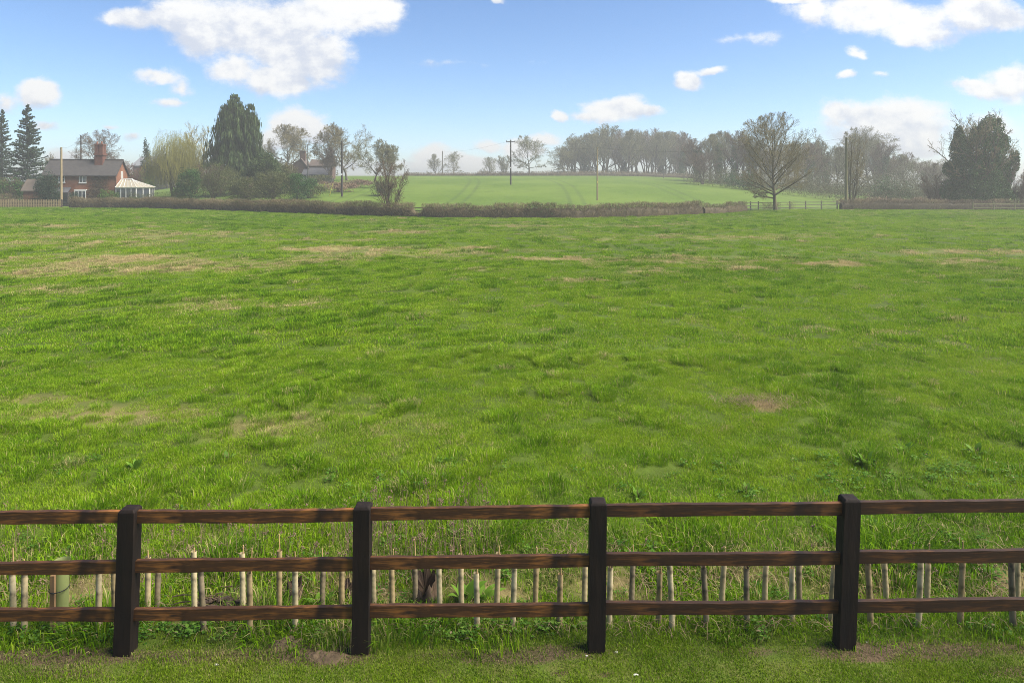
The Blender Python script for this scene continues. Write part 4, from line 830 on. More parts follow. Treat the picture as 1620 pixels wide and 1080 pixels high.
# ---- nearer and left-hand trees
tree(617, 78.5, 232, 66, 'shrub', 61, 'sparse brown multi stemmed small tree growing out of the central hedge', wood='brown', twig='brown', rmin=.0085, thin=.62)
tree(549, 166, 190, 112, 'oak', 62, 'large bare tree behind the dark pole with the white plate', wood='grey', twig='moss', rmin=.019, thin=1.2)
tree(592, 150, 216, 104, 'oak', 63, 'spreading bare tree right of the dark pole', wood='grey', twig='grey', rmin=.018, thin=1.2)
tree(522, 160, 232, 40, 'forked', 66, 'slim bare tree against the dark pole on its left', wood='brown', twig='brown', rmin=.014)
tree(453, 186, 196, 98, 'oak', 64, 'bare domed oak rising behind the far brick house', wood='grey', twig='moss', rmin=.021, rk=1.2, thin=1.1)
tree(158, 152, 203, 90, 'oak', 65, 'bare tree behind the cottage chimney', wood='brown', twig='brown', rmin=.015)
tree(186, 150, 238, 40, 'shrub', 67, 'low brown tree behind the right end of the cottage roof', wood='brown', twig='brown', rmin=.014)
tree(83, 150, 236, 28, 'forked', 68, 'small bare tree between the tall fir and the cottage roof', wood='grey', twig='moss', rmin=.014)
tree(310, 133, 180, 54, 'spindly', 69, 'upright yellowish bare tree between willow and cypress', wood='moss', twig='yellow', rmin=.016)
tree(211, 142, 247, 34, 'shrub', 70, 'russet leafless bush beside the grey barn roof', name='bare_shrub', cat_='shrub', wood='brown', twig='red', rmin=.014)
# firs
def fir(px, Y, ytop, wpx, seed, label, dens=1.0):
    loc, H = place(px, Y, ytop); W_ = wpx / F * Y; t_ = thing('fir_tree', label, 'tree', loc); rng = np.random.default_rng(seed)
    P, R = trunk_lines(1, H, H * .016, rng, lean=.01, wig=.008); R = R * np.linspace(1, .3, R.shape[1]); V, Fq = tubes(P, R, 8); br = []; C = []
    z = H * .10
    while z < H * .985:
        f = z / H; m = 6 if f < .8 else 5
        for k in range(m):
            a = rng.random() * 6.28; L = W_ / 2 * (1 - f) ** .85 * rng.uniform(.65, 1.12) * (1 if f > .22 else .8) + .12; K = 6; p = np.array([0, 0, z + rng.normal(0, .1)]); el = rng.uniform(-.05, .25) + .5 * f
            pts = []
            for j in range(K):
                pts.append(p); e = el - .28 * j / (K - 1) + .22 * max(0, j - 3); p = p + np.array([cos(a) * cos(e), sin(a) * cos(e), sin(e)]) * L / (K - 1)
            pts = np.array(pts); br.append(pts)
            n = int(26 * L * dens * (.6 + .4 * f)) + 5; t = rng.random(n) ** .7; i = np.minimum((t * (K - 1)).astype(int), K - 2); u_ = (t * (K - 1) - i)[:, None]
            q = pts[i] * (1 - u_) + pts[i + 1] * u_; side = np.array([-sin(a), cos(a), 0]) * (rng.normal(0, 1, n) * .17 * L * (1.1 - t))[:, None]; C.append(q + side + np.stack([np.zeros(n), np.zeros(n), -np.abs(rng.normal(0, .10, n)) - .03], -1))
        z += H * .022 * rng.uniform(.8, 1.25)
    Pb = np.array(br); Rb = np.full(Pb.shape[:2], .03) * np.linspace(1.2, .4, 6); V2, F2 = tubes(Pb, Rb, 3)
    V, Fq, va = cat([(V, Fq, .5), (V2, F2, .5)]); link('trunk', mesh_np('trunk', V, [Fq], vattr={'var': va}), M_wood['brown'], t_)
    C = np.concatenate(C); leaf_part(t_, 'crown', C, .42, M_leaf['fir'], rng, flat=.35, asp=.42)
fir(43, 130, 163, 92, 71, 'tall dark fir with open tiers left of the cottage', 1.0)
fir(4, 135, 172, 66, 72, 'sparser dark fir cut by the left edge', .62)
# weeping cypress with two leaders
loc, H = place(373, 125, 149); t_ = thing('weeping_cypress', 'massive dark weeping cypress with two leaders in the middle of the garden', 'tree', loc); rng = np.random.default_rng(81)
P, R = trunk_lines(2, H * .97, .45, rng, lean=.01, wig=.01); P[1, :, 0] += np.linspace(0, 3.2, P.shape[1]); P[1, :, 2] *= .90; P[0, :, 0] -= .2 * np.linspace(0, 1, P.shape[1]); V, Fq = tubes(P, R * np.linspace(1, .25, R.shape[1]), 8)
link('trunk', mesh_np('trunk', V, [Fq], smooth=True), M_wood['brown'], t_)
items = []; LC = []
for (lx, top, wmul, nb) in ((-.2, H, 1.0, 250), (3.1, H * .905, .72, 150)):
    for b_ in range(nb):
        f = rng.random() ** .85; z = 1.0 + (top - 1.2) * f; a = rng.random() * 6.28; prof = (1 - f) ** .58 * (1 - .35 * max(0, .2 - f) / .2); L = 7.0 * wmul * prof * rng.uniform(.55, 1.08) + .35
        m = 5; q0 = np.array([lx * (z / H), 0, z]); dirn = np.array([cos(a), sin(a) * .9, 0]); lift = rng.uniform(.25, .6)
        pts = np.stack([q0 + dirn * L * s + np.array([0, 0, (lift * s - (lift + .28) * s * s) * L * .8]) for s in np.linspace(.12, 1, m)])
        n = int(12 + 15 * L); s = rng.random(n) ** .55; i = np.minimum((s * (m - 1)).astype(int), m - 2); u_ = (s * (m - 1) - i)[:, None]; q = pts[i] * (1 - u_) + pts[i + 1] * u_ + rng.normal(0, .16, (n, 3)); LC.append(q)
LC = np.concatenate(LC); LC = LC[rng.random(len(LC)) < .95]; n = len(LC); ln = rng.uniform(.5, 1.6, n) * np.clip(LC[:, 2] / H + .45, .5, 1) * np.clip((H * 1.02 - LC[:, 2]) / 4, .3, 1)
D0 = np.stack([rng.normal(0, .16, n), rng.normal(0, .16, n), -np.ones(n)], -1); ya = rng.random(n) * 6.28; sw = np.stack([np.cos(ya), np.sin(ya), np.zeros(n)], -1) * rng.uniform(.045, .10, n)[:, None]
A0 = LC + np.array([0, 0, .12]); A1 = LC + D0 * (ln * .5)[:, None]; A2 = LC + D0 * ln[:, None]
V = np.stack([A0 - sw * .6, A0 + sw * .6, A1 + sw, A1 - sw, A2], 1).reshape(-1, 3); b = (np.arange(n) * 5)[:, None]
sel = V[:, 2] < .0
V[sel, 2] = .0
o = link('crown', mesh_np('crown', V, [b + np.array([0, 1, 2, 3]), b + np.array([3, 2, 4])], vattr={'var': np.repeat(np.clip(rng.normal(.5, .28, n), 0, 1), 5)}), M_leaf['cypress'], t_)
# willow
loc, H = place(276, 123, 206); t_ = thing('willow_tree', 'yellow green weeping willow to the right of the conservatory', 'tree', loc); rng = np.random.default_rng(83); W_ = 98 / F * 123
P, R = trunk_lines(2, H * .55, .30, rng, spread=.22, wig=.05); V0, F0 = tubes(P, R, 8)
P1, R1 = grow(P, R, 12, rng, t0=.25, ang=(.4, 1.1), lf=(.8, 1.3), K=6, wig=.1, trop=(0, 0, .07), rmin=.035, env=((0, 0, H * .52), (W_ * .47, W_ * .44, H * .45)), tip=.3); V1, F1 = tubes(P1, R1, 5)
V, Fq, va = cat([(V0, F0, .5), (V1, F1, .5)]); link('trunk', mesh_np('trunk', V, [Fq], smooth=True), M_wood['moss'], t_)
LB = [(-.1, 0, .60, .62, .60, .40), (-.52, 0, .42, .46, .46, .34), (.50, .0, .48, .48, .46, .38), (.05, -.25, .45, .5, .45, .36), (.2, .1, .68, .42, .42, .32), (-.72, 0, .28, .28, .3, .26), (.72, -.05, .30, .28, .3, .28)]
LB = [(b_[0] * W_ / 2, b_[1] * W_ / 2, b_[2] * H, b_[3] * W_ / 2, b_[4] * W_ / 2, b_[5] * H) for b_ in LB]; n = 14000
q, d = blob_points(LB, n, rng, .55, .35); up = q[:, 2] > .35 * H * (.6 + .8 * rng.random(n)); q, d = q[up], d[up]; n = len(q)
ln = np.minimum(rng.uniform(.4, 1.7, n), np.maximum(q[:, 2] - .5, .3)); S_ = np.empty((n, 5, 3)); sway = rng.normal(0, .22, (n, 3)) * np.array([1, 1, 0]) + d * np.array([.16, .16, 0])
for j in range(5): s = j / 4; S_[:, j] = q + sway * (ln * np.sin(s * 1.6))[:, None] + np.array([0, 0, 1]) * (.3 * np.sin(s * 2.5) * np.minimum(ln, 1) - ln * (s ** 1.3))[:, None]
V, Fq = tubes(S_, np.full((n, 5), .014) * np.linspace(1.1, .7, 5), 3); link('crown', mesh_np('crown', V, [Fq], vattr={'var': per(n, 15, rng)}), M_leaf['willow'], t_)
# shrubs and evergreens of the gardens
def shrub(px, Y, ytop, wpx, seed, label, leaf, nleaf, size, blobs=None, twig=None, name='shrub', thin=.8, rmin=.012, base=0, flat=.8, stem='brown'):
    loc, H = place(px, Y, ytop); W_ = wpx / F * Y; t_ = thing(name, label, 'shrub', loc); rng = np.random.default_rng(seed)
    if twig: bare(t_, 'shrub', H * 1.02, W_, seed, stem, twig, rmin=rmin, thin=thin, flat=flat)
    else:
        P, R = trunk_lines(3, H * .8, .09, rng, spread=.15); V, Fq = tubes(P, R, 6); link('trunk', mesh_np('trunk', V, [Fq]), M_wood[stem], t_)
    if nleaf:
        B = blobs or [(0, 0, H * .5, W_ / 2, W_ / 2 * flat, H * .5)]
        B = [(b[0] * (W_ / 2 if blobs else 1), b[1] * (W_ / 2 if blobs else 1), b[2] * (H if blobs else 1), b[3] * (W_ / 2 if blobs else 1), b[4] * (W_ / 2 if blobs else 1), b[5] * (H if blobs else 1)) for b in B]
        B = lobes(B, rng, 8, .42) if name != 'yew_bush' else B
        C, d = blob_points(B, nleaf, rng, .75, .3); C = C[C[:, 2] > .02]; leaf_part(t_, 'foliage', C, size, M_leaf[leaf], rng)
    return t_
shrub(75, 109, 270, 42, 91, 'dark clipped yew dome in front of the left end of the cottage', 'yew', 9000, .17, [(0, 0, .42, 1, .9, .44), (0, 0, .58, .82, .8, .42)], name='yew_bush')
shrub(117, 111, 302, 17, 92, 'small dark clipped yew ball below the ground floor window', 'yew', 1800, .13, name='yew_bush')
shrub(170, 113, 299, 32, 93, 'bright green low shrub against the brick wall beside the conservatory', 'green', 2600, .16)
shrub(337, 113, 250, 118, 94, 'broad tangled brown shrub in front of the weeping cypress', 'bush', 15000, .15, [(-.3, -.2, .35, .6, .6, .36), (.35, -.1, .4, .6, .6, .40), (0, 0, .55, .6, .6, .4)], twig='brown', thin=1.2)
shrub(299, 110, 262, 42, 95, 'dark green shrub at the left of the tangled brown shrub', 'ivy', 9000, .2, [(0, 0, .45, 1, .8, .5), (-.4, 0, .3, .7, .7, .34)])
shrub(420, 118, 243, 66, 96, 'loose dark evergreen right of the weeping cypress', 'cypress', 22000, .26, [(0, 0, .5, .75, .7, .48), (-.4, 0, .4, .6, .6, .4), (.45, 0, .33, .6, .6, .34), (.1, 0, .78, .4, .4, .22)], name='evergreen_tree')
shrub(448, 124, 248, 60, 97, 'brown and green thicket in front of the far brick house', 'bush', 11000, .2, [(0, 0, .4, .9, .7, .42)], twig='moss', thin=1.0)
shrub(392, 108, 278, 70, 98, 'dull green shrub right of the tangled brown shrub', 'bush', 14000, .17, [(0, 0, .45, .95, .7, .5)], twig='brown')
shrub(470, 112, 274, 56, 99, 'dark evergreen shrub at the end of the garden', 'ivy', 9000, .2)
shrub(432, 110, 268, 60, 108, 'dark olive thicket between the dull shrub and the garden end', 'bush', 12000, .18, twig='brown')
shrub(20, 118, 276, 62, 100, 'dark green and brown shrub under the firs', 'ivy', 4500, .22, [(-.2, 0, .45, .8, .7, .5), (.5, 0, .36, .5, .5, .4)], twig='brown')
shrub(-22, 116, 270, 60, 101, 'garden shrub at the left edge under the firs', 'bush', 3500, .22, twig='brown')
shrub(222, 150, 268, 46, 102, 'green garden shrub below the grey barn roof', 'green', 3000, .24)
shrub(231, 158, 221, 22, 103, 'narrow dark conifer behind the willow', 'fir', 3500, .3, [(0, 0, .3, 1, 1, .32), (0, 0, .55, .7, .7, .3), (0, 0, .8, .36, .36, .22)], name='conifer')
shrub(560, 135, 283, 60, 104, 'pale brown scrub along the field edge right of the dark pole', 'dead', 2500, .2, twig='brown', thin=.9)
shrub(508, 150, 276, 40, 105, 'brown scrub at the foot of the far brick house', 'bush', 2500, .22, twig='moss')
shrub(536, 126, 286, 60, 109, 'low russet scrub beside the yellow stay wires', 'dead', 3500, .2, twig='brown')
shrub(488, 116, 290, 50, 110, 'low olive scrub left of the yellow stay wires', 'bush', 5000, .18, twig='brown')
shrub(604, 120, 284, 40, 107, 'low green thicket under the bare tree right of the dark pole', 'bush', 2200, .22, twig='brown')
# undergrowth of the two woods: masses nobody could count
def undergrowth(pts, n, size, m, seed, hgt, wid, shell=.9):
    rng = np.random.default_rng(seed); B = []
    for (px, Y) in pts: x = X_at(px, Y); h = hgt * rng.uniform(.6, 1.25); B.append((x, Y, hzs(x, Y) + h * .4, wid * rng.uniform(.7, 1.2), wid * .8, h * .62))
    C, d = blob_points(B, n, rng, shell, .4); V, Fq, va = leafq(C, size, rng, asp=.32); kind(link('undergrowth', mesh_np('undergrowth', V, [Fq], vattr={'var': va}), m), 'stuff')
M_under = leafmat('undergrowth_twigs', (.06, .06, .028), (.13, .125, .058), .1)
edge = lambda px: float(np.interp(px, [1085, 1095, 1325, 1400, 1520], [156, 152, 118, 116, 116]))
undergrowth([(p, edge(p) + 4 + d_) for p in range(1098, 1520, 9) for d_ in (0, 9, 20)], 70000, .24, M_under, 5, 4.2, 2.6)
undergrowth([(p, edge(p) + 30 + d_) for p in range(1100, 1520, 10) for d_ in (0, 16)], 42000, .28, M_under, 6, 7.5, 3.6)
undergrowth([(p, edge(p) + 2.5) for p in range(1150, 1200, 9)] + [(p, edge(p) + 5) for p in range(1385, 1440, 9)], 5000, .35, M_leaf['ivy'], 7, 4.0, 2.0)
undergrowth([(p, 111) for p in range(1336, 1500, 6)], 9000, .3, M_leaf['dead'], 8, 1.25, 1.7)
undergrowth([(p, 262) for p in range(880, 1100, 8)], 7000, .6, M_under, 9, 3.5, 3.4)
undergrowth([(p, 190) for p in range(-60, 520, 9)], 16000, .7, M_leaf['bush'], 10, 5.0, 4.5)
# ================================================================== HEDGES
M_hedge = leafmat('hedge_twigs', (.075, .06, .032), (.22, .175, .095), .05)
def hedge(name, label, pts, H, wd, dens, seed, m=None, hfun=None, ivy=None, tr=.011, root_in=0.0):
    rng = np.random.default_rng(seed); pts = np.array(pts, float); seg = np.linalg.norm(np.diff(pts, axis=0), axis=1); cs = np.concatenate([[0], np.cumsum(seg)]); Lt = cs[-1]
    def pos(s): return np.stack([np.interp(s, cs, pts[:, 0]), np.interp(s, cs, pts[:, 1])], -1)
    def hh(s):
        p = pos(s); h = H * (.80 + .42 * (vnoise(p[:, 0], p[:, 1], 2.2, seed, 3) - .2)); return h * (hfun(p[:, 0]) if hfun else 1)
    n = int(Lt * H * wd * dens); s = rng.random(n) * Lt; p = pos(s); h = hh(s); k_ = rng.random(n) < h / (H * 1.15); s, p, h = s[k_], p[k_], h[k_]; n = len(s)
    p2 = pos(np.minimum(s + .1, Lt)); tg = nrm(np.where(np.abs(p2 - p).sum(1, keepdims=True) > 1e-6, p2 - p, np.array([[1., 0]]))); nr_ = np.stack([-tg[:, 1], tg[:, 0]], -1)
    zz = rng.random(n) ** .9; off = (rng.random(n) - .5) * wd * (1 - .25 * zz); P0 = np.concatenate([p + nr_ * off[:, None], (hz(p[:, 0], p[:, 1]) + zz * h * .92)[:, None]], 1)
    D = nrm(rng.normal(0, .55, (n, 3)) + np.array([0, 0, .95])); l = rng.uniform(.2, .6, n); P = np.stack([P0, P0 + (D + rng.normal(0, .2, (n, 3))) * (l * .5)[:, None], P0 + D * l[:, None]], 1)
    top = (hz(p[:, 0], p[:, 1]) + h * 1.06)[:, None]; P[:, :, 2] = np.minimum(P[:, :, 2], top + rng.normal(0, .07, (n, 1)))
    V, Fq = tubes(P, np.full((n, 3), tr) * np.array([1.2, 1, .6]), 3); base = vnoise(p[:, 0], p[:, 1], 1.6, seed + 3, 3)
    it = [(V, Fq, np.repeat(np.clip(base * 1.1 - .1 + rng.normal(0, .18, n), 0, 1), 9))]
    # the dense heart of old stems
    m_ = max(4, int(Lt / .35)); sc = np.linspace(0, Lt, m_); pc = pos(sc); hc = hh(sc); tg = nrm(np.gradient(pc, axis=0)); nr_ = np.stack([-tg[:, 1], tg[:, 0]], -1); zg = hz(pc[:, 0], pc[:, 1]); ring = []
    for (o_, zf) in ((-.30, -.05), (-.32, .4), (-.12, .64), (.12, .64), (.32, .4), (.30, -.05)):
        jit = 1 + rng.normal(0, .12, m_); ring.append(np.concatenate([pc + nr_ * (o_ * wd * jit)[:, None], (zg + hc * zf * (1 + rng.normal(0, .04, m_)))[:, None]], 1))
    R_ = np.stack(ring, 1); V = R_.reshape(-1, 3); b = (np.arange(m_ - 1) * 6)[:, None]; Fq = np.concatenate([np.concatenate([b + k, b + k + 1, b + 7 + k, b + 6 + k], 1) for k in range(5)])
    if Lt > 6: it.append((V, Fq, np.repeat(rng.random(m_) * .15, 6)))
    V, Fq, va = cat(it); o = link(name, mesh_np(name, V, [Fq], vattr={'var': va}), m or M_hedge); tag(o, label, 'hedge')
    if ivy:
        C = []
        for (xa, xb, k) in ivy:
            q = int(abs(xb - xa) * k * 120); x = rng.uniform(xa, xb, q); y = np.interp(x, pts[:, 0], pts[:, 1]); h = hh(np.interp(x, pts[:, 0], cs)); C.append(np.stack([x, y + (rng.random(q) - .6) * wd * 1.05, hz(x, y) + rng.random(q) * h * 1.0], -1))
        leaf_part(o, 'ivy', np.concatenate(C), .13, M_leaf['ivy'], rng)
    return o
def hp(pxs): return [(X_at(px, Y), Y) for (px, Y) in pxs]
def on_line(px0, px1, n=14, dy=0):
    out = []
    for px in np.linspace(px0, px1, n):
        Y = 90.0
        for _ in range(30): Y = float(hedge_y(X_at(px, Y)))
        out.append((X_at(px, Y), Y + dy))
    return out
def gaps(L):
    def f(x):
        r = np.ones_like(x)
        for (a, b, k) in L: r = np.where((x > a) & (x < b), k, r)
        return r
    return f
gx = lambda a, b: (X_at(a, float(np.interp(a, [560, 700, 900, 1100], [79, 75, 74, 82]))), X_at(b, float(np.interp(b, [560, 700, 900, 1100], [79, 75, 74, 82]))))
hedge('hedge', 'long brown clipped hedge in front of the cottage garden', on_line(112, 549), 1.62, 1.3, 230, 1, ivy=[(X_at(360, 92), X_at(420, 88), .35), (X_at(210, 100), X_at(235, 98), .3)])
hedge('hedge', 'brown clipped hedge across the middle of the field edge, gappy at its foot', on_line(546, 1108, 24), 1.6, 1.2, 230, 2, hfun=gaps([(*gx(655, 669), .35), (*gx(745, 782), .82), (*gx(880, 928), .9)]), ivy=[(*gx(830, 878), .9), (*gx(955, 985), .4), (*gx(700, 712), .3)])
hedge('hedge', 'short brown hedge ending left of the large round tree', on_line(1112, 1178, 6), 1.3, 1.1, 150, 3)
hedge('hedge', 'straggly low hedge bush around the foot of the large round tree', on_line(1203, 1232, 4, -.3), 1.0, 1.0, 110, 4)
hedge('hedge', 'small twiggy hedge remnant right of the large round tree', on_line(1247, 1256, 3), 1.1, .9, 90, 5)
hedge('hedge', 'brown hedge from the mossy pole to the right edge', on_line(1330, 1680, 14), 1.5, 1.2, 220, 6, ivy=[(X_at(1345, 95), X_at(1362, 95), .5), (X_at(1460, 96), X_at(1475, 96), .3)])
hedge('hedge', 'dark hazy hedge along the hilltop skyline', [(X_at(p, 237), 237) for p in np.linspace(640, 1098, 20)], 1.75, 2.2, 26, 7, tr=.03, hfun=gaps([(X_at(640, 237), X_at(755, 237), .72)]))
hedge('hedge', 'low clipped garden hedge behind the picket fence', [(X_at(p, 108.5), 108.5) for p in np.linspace(-20, 62, 6)], 2.0, 1.0, 90, 8)
hedge('hedge', 'clipped green brown garden hedge in front of the conservatory', [(X_at(p, 109), 109) for p in np.linspace(205, 300, 6)], 2.1, 1.1, 90, 9, m=M_leaf['bush'])
# ================================================================== HOUSES
def brickmat(name, c1, c2, mortar):
    m = bpy.data.materials.new(name); m.use_nodes = True; t = m.node_tree; t.nodes.clear(); q = NM(t)
    out = N(t, 'ShaderNodeOutputMaterial'); p = N(t, 'ShaderNodeBsdfPrincipled'); p.inputs['Roughness'].default_value = .9; p.inputs['Specular IOR Level'].default_value = .15
    ob = N(t, 'ShaderNodeTexCoord').outputs['Object']; sp = N(t, 'ShaderNodeSeparateXYZ'); t.links.new(ob, sp.inputs[0])
    b = N(t, 'ShaderNodeTexBrick'); b.inputs['Scale'].default_value = 1; b.inputs['Brick Width'].default_value = .23; b.inputs['Row Height'].default_value = .078; b.inputs['Mortar Size'].default_value = .008
    t.links.new(q.xyz(q.m('ADD', sp.outputs[0], sp.outputs[1]), sp.outputs[2], 0), b.inputs['Vector']); b.inputs[1].default_value = (*c1, 1); b.inputs[2].default_value = (*c2, 1); b.inputs[3].default_value = (*mortar, 1)
    n = q.noise(ob, .8, 5, .6); col = q.mix(q.sstep(n, .42, .7), b.outputs[0], (c1[0] * .62, c1[1] * .62, c1[2] * .7, 1)); col = q.mix(q.m('MULTIPLY', q.sstep(q.noise(ob, 2.2, 3, .6), .55, .75), .5), col, (.24, .11, .065, 1))
    t.links.new(col, p.inputs['Base Color']); t.links.new(p.outputs[0], out.inputs[0]); return m
M_brick = brickmat('red_brick', (.21, .085, .042), (.155, .062, .034), (.17, .13, .10))
M_brick2 = brickmat('dark_brick', (.095, .056, .044), (.075, .046, .037), (.11, .09, .07))
def slatemat(name, c, c2): return mat(name, c, c2, rough=.75, scale=1.6, detail=6, stretch=(1.5, 1, 3), c3=tuple(k * .7 for k in c), scale3=.7, spec=.3)
M_slate = slatemat('slate_roof', (.055, .049, .045), (.039, .036, .034)); M_slate2 = slatemat('grey_roof', (.075, .075, .08), (.055, .055, .06)); M_tile2 = slatemat('tile_roof', (.095, .07, .055), (.07, .055, .045))
M_white = mat('white_paint', (.62, .61, .57), (.55, .54, .50), rough=.5, scale=3)
M_glass = mat('window_glass', (.025, .03, .035), (.06, .07, .08), rough=.08, scale=.9, spec=.6)
M_dark = mat('dark_timber', (.03, .026, .024), (.05, .045, .04))
def window(parent, x, z, w, h, y=0, axis='x', panes=(2, 2), mt=None, sill=True):
    """frame with glazing bars standing 6 cm proud of the wall, glass behind the bars, a sill"""
    fr = MB(); b = .075; t_ = .045
    def bx(mb, a0, a1, d0, d1, z0, z1):
        if axis == 'x': mb.box(a0, a1, y - d1, y - d0, z0, z1)
        else: mb.box(y + d0, y + d1, a0, a1, z0, z1)
    bx(fr, x - w / 2, x - w / 2 + b, .0, .07, z, z + h); bx(fr, x + w / 2 - b, x + w / 2, .0, .07, z, z + h); bx(fr, x - w / 2 + b, x + w / 2 - b, 0, .07, z, z + b); bx(fr, x - w / 2 + b, x + w / 2 - b, 0, .07, z + h - b, z + h)
    for k in range(1, panes[0]): c = x - w / 2 + w * k / panes[0]; bx(fr, c - t_, c + t_, .0, .06, z + b, z + h - b)
    for k in range(1, panes[1]):
        c = z + h * k / panes[1]
        for j in range(panes[0]): a0 = x - w / 2 + w * j / panes[0] + (b if j == 0 else t_); a1 = x - w / 2 + w * (j + 1) / panes[0] - (b if j == panes[0] - 1 else t_); bx(fr, a0, a1, .0, .055, c - .022, c + .022)
    f = fr.build('window', mt or M_white, parent); g = MB(); bx(g, x - w / 2 + b, x + w / 2 - b, -.01, .03, z + b, z + h - b); g.build('pane', M_glass, f)
    if sill: s = MB(); bx(s, x - w / 2 - .06, x + w / 2 + .06, 0, .13, z - .11, z - .003); s.build('sill', mt or M_white, f)
    return f
def gable_roof(x0, x1, y0, y1, ze, zr, over=.3, th=.14, endover=.3):
    ym = (y0 + y1) / 2; sl = (zr - ze) / (ym - y0); z0 = ze - sl * over; p = [(y0 - over, z0), (ym, zr), (y1 + over, z0), (y1 + over, z0 + th), (ym, zr + th * 1.2), (y0 - over, z0 + th)]
    return MB().prism(p, 'x', x0 - endover, x1 + endover)
# --- the brick cottage: local x to the right along the front, y to the rear
CW, CD = 10.9, 5.0; cx0, cy0 = X_at(183, 114), 114.0; cz = hzs(cx0, cy0); ROT = radians(9.2)
cot = thing('brick_cottage', 'red brick cottage with slate roof and tall stepped chimney behind the hedge', 'house', (cx0, cy0, cz), ROT)
ZE, ZR = 5.25 - cz, 7.55 - cz
MB().box(-CW, 0, 0, CD, -.4, ZE).prism([(0, ZE + .002), (CD, ZE + .002), (CD / 2, ZR - .03)], 'x', -CW, 0).build('wall', M_brick, cot)
rf = gable_roof(-CW, 0, 0, CD, ZE, ZR, .35, .16, .28).build('roof', M_slate, cot)
MB().box(-CW - .3, .3, CD / 2 - .14, CD / 2 + .14, ZR + .17, ZR + .30).build('ridge', mat('ridge_tile', (.08, .06, .05), (.06, .05, .045)), rf)
ch = MB(); chx = -3.25; zc = ZR - .75
ch.box(chx - .62, chx + .62, CD / 2 - 1.0, CD / 2 + .5, zc, zc + 1.65).box(chx - .74, chx + .74, CD / 2 - 1.12, CD / 2 + .62, zc + 1.65, zc + 1.85).box(chx - .66, chx + .66, CD / 2 - 1.04, CD / 2 + .54, zc + 1.85, zc + 2.05)
for k, xx in enumerate((chx - .34, chx + .34)):
    for yy in (CD / 2 - .62, CD / 2 + .12):
        ch.box(xx - .27, xx + .27, yy - .3, yy + .3, zc + 2.05, zc + 3.35); ch.box(xx - .33, xx + .33, yy - .36, yy + .36, zc + 3.35, zc + 3.6)
chm = ch.build('chimney', brickmat('chimney_brick', (.13, .05, .033), (.10, .042, .03), (.11, .09, .075)), rf)
pt = MB()
for xx in (chx - .34, chx + .34): pt.tube([(xx, CD / 2 - .62, zc + 3.6), (xx, CD / 2 - .62, zc + 4.0)], [.16, .13], 10)
pt.build('chimney_pot', mat('terracotta', (.24, .09, .05), (.17, .07, .04)), rf)
window(cot, -5.05, ZE - 1.42, 1.1, 1.15, 0, 'x', (2, 2)); window(cot, -8.25, ZE - 1.35, 1.0, 1.1, 0, 'x', (2, 2))
bay = window(cot, -5.25, .95, 1.75, 1.45, -.45, 'x', (3, 1)); MB().box(-6.1, -4.4, -.42, -.002, -.4, .94).box(-6.16, -4.34, -.52, -.002, 2.42, 2.58).build('bay_wall', M_white, cot)
window(cot, CD / 2, ZE - .95, .75, 1.5, 0, 'y', (3, 1))
pl = gable_roof(0, 0, 0, 0.001, 0, 0) if False else None
MB().poly([(-9.0, -1.25, 2.15), (-6.75, -1.25, 2.15), (-6.75, -.002, 2.95), (-9.0, -.002, 2.95)]).poly([(-9.0, -1.25, 2.03), (-6.75, -1.25, 2.03), (-6.75, -1.25, 2.148), (-9.0, -1.25, 2.148)]).build('porch_roof', M_slate2, cot)
MB().box(-6.95, -6.82, -1.15, -.01, -.4, 2.2).box(-8.95, -8.82, -1.15, -.01, -.4, 2.2).build('porch_side', M_dark, cot)
MB().box(-8.5, -7.3, -.06, -.005, -.2, 1.95).build('door', mat('grey_door', (.16, .17, .17), (.13, .14, .14)), cot)
# single storey wing on the left
wg = MB().box(-CW - 3.4, -CW - .002, .6, 3.9, -.4, 2.55).prism([(.6, 2.552), (3.9, 2.552), (2.25, 4.1)], 'x', -CW - 3.4, -CW - .002).build('side_wing', M_brick, cot)
gable_roof(-CW - 3.4, -CW - .302, .6, 3.9, 2.55, 4.15, .3, .14, .29).build('wing_roof', slatemat('mossy_roof', (.115, .09, .065), (.09, .075, .06)), wg)
MB().tube([(.09, -.07, -.3), (.09, -.07, ZE - .15)], .045, 8).tube([(-CW + 0.1, -.40, ZE - .28), (.28, -.40, ZE - .28)], .06, 8).build('gutter', M_dark, cot)
rng = np.random.default_rng(44); n = 2600; C = np.stack([rng.normal(-2.6, .75, n), -np.abs(rng.normal(0, .05, n)) - .02, np.abs(rng.random(n)) ** .9 * (ZE - .3)], -1); C = np.concatenate([C, np.stack([rng.normal(-3.7, .5, 900), -np.abs(rng.normal(0, .05, 900)) - .02, rng.random(900) * 2.6], -1)])
leaf_part(cot, 'climbing_plant', C, .16, leafmat('bare_creeper', (.07, .045, .03), (.11, .085, .045), 0), rng, outward=np.array([0, -1.5, 0]))
# --- conservatory: cream roof on white glazed walls against the right gable
con = thing('conservatory', 'white conservatory with cream hipped roof on the right end of the brick cottage', 'conservatory', (cx0, cy0, cz), ROT)
E = [(.12, -.3), (.12, 4.1), (3.3, 4.1), (5.0, 2.9), (5.0, .9), (3.3, -.3)]; zE, zR = 3.05 - cz, 4.35 - cz
rg0 = [(.12, 1.9, zR), (1.9, 1.9, zR)]
ee = [(.10, -.5), (3.4, -.5), (5.25, .8), (5.25, 3.0), (3.4, 4.3), (.10, 4.3)]
rb = MB(); P3 = lambda p, z: (p[0], p[1], z)
A, B = rg0
rb.poly([P3(ee[0], zE), P3(ee[1], zE), B, A]); rb.poly([P3(ee[1], zE), P3(ee[2], zE), B]); rb.poly([P3(ee[2], zE), P3(ee[3], zE), B]); rb.poly([P3(ee[3], zE), P3(ee[4], zE), B]); rb.poly([P3(ee[4], zE), P3(ee[5], zE), A, B])
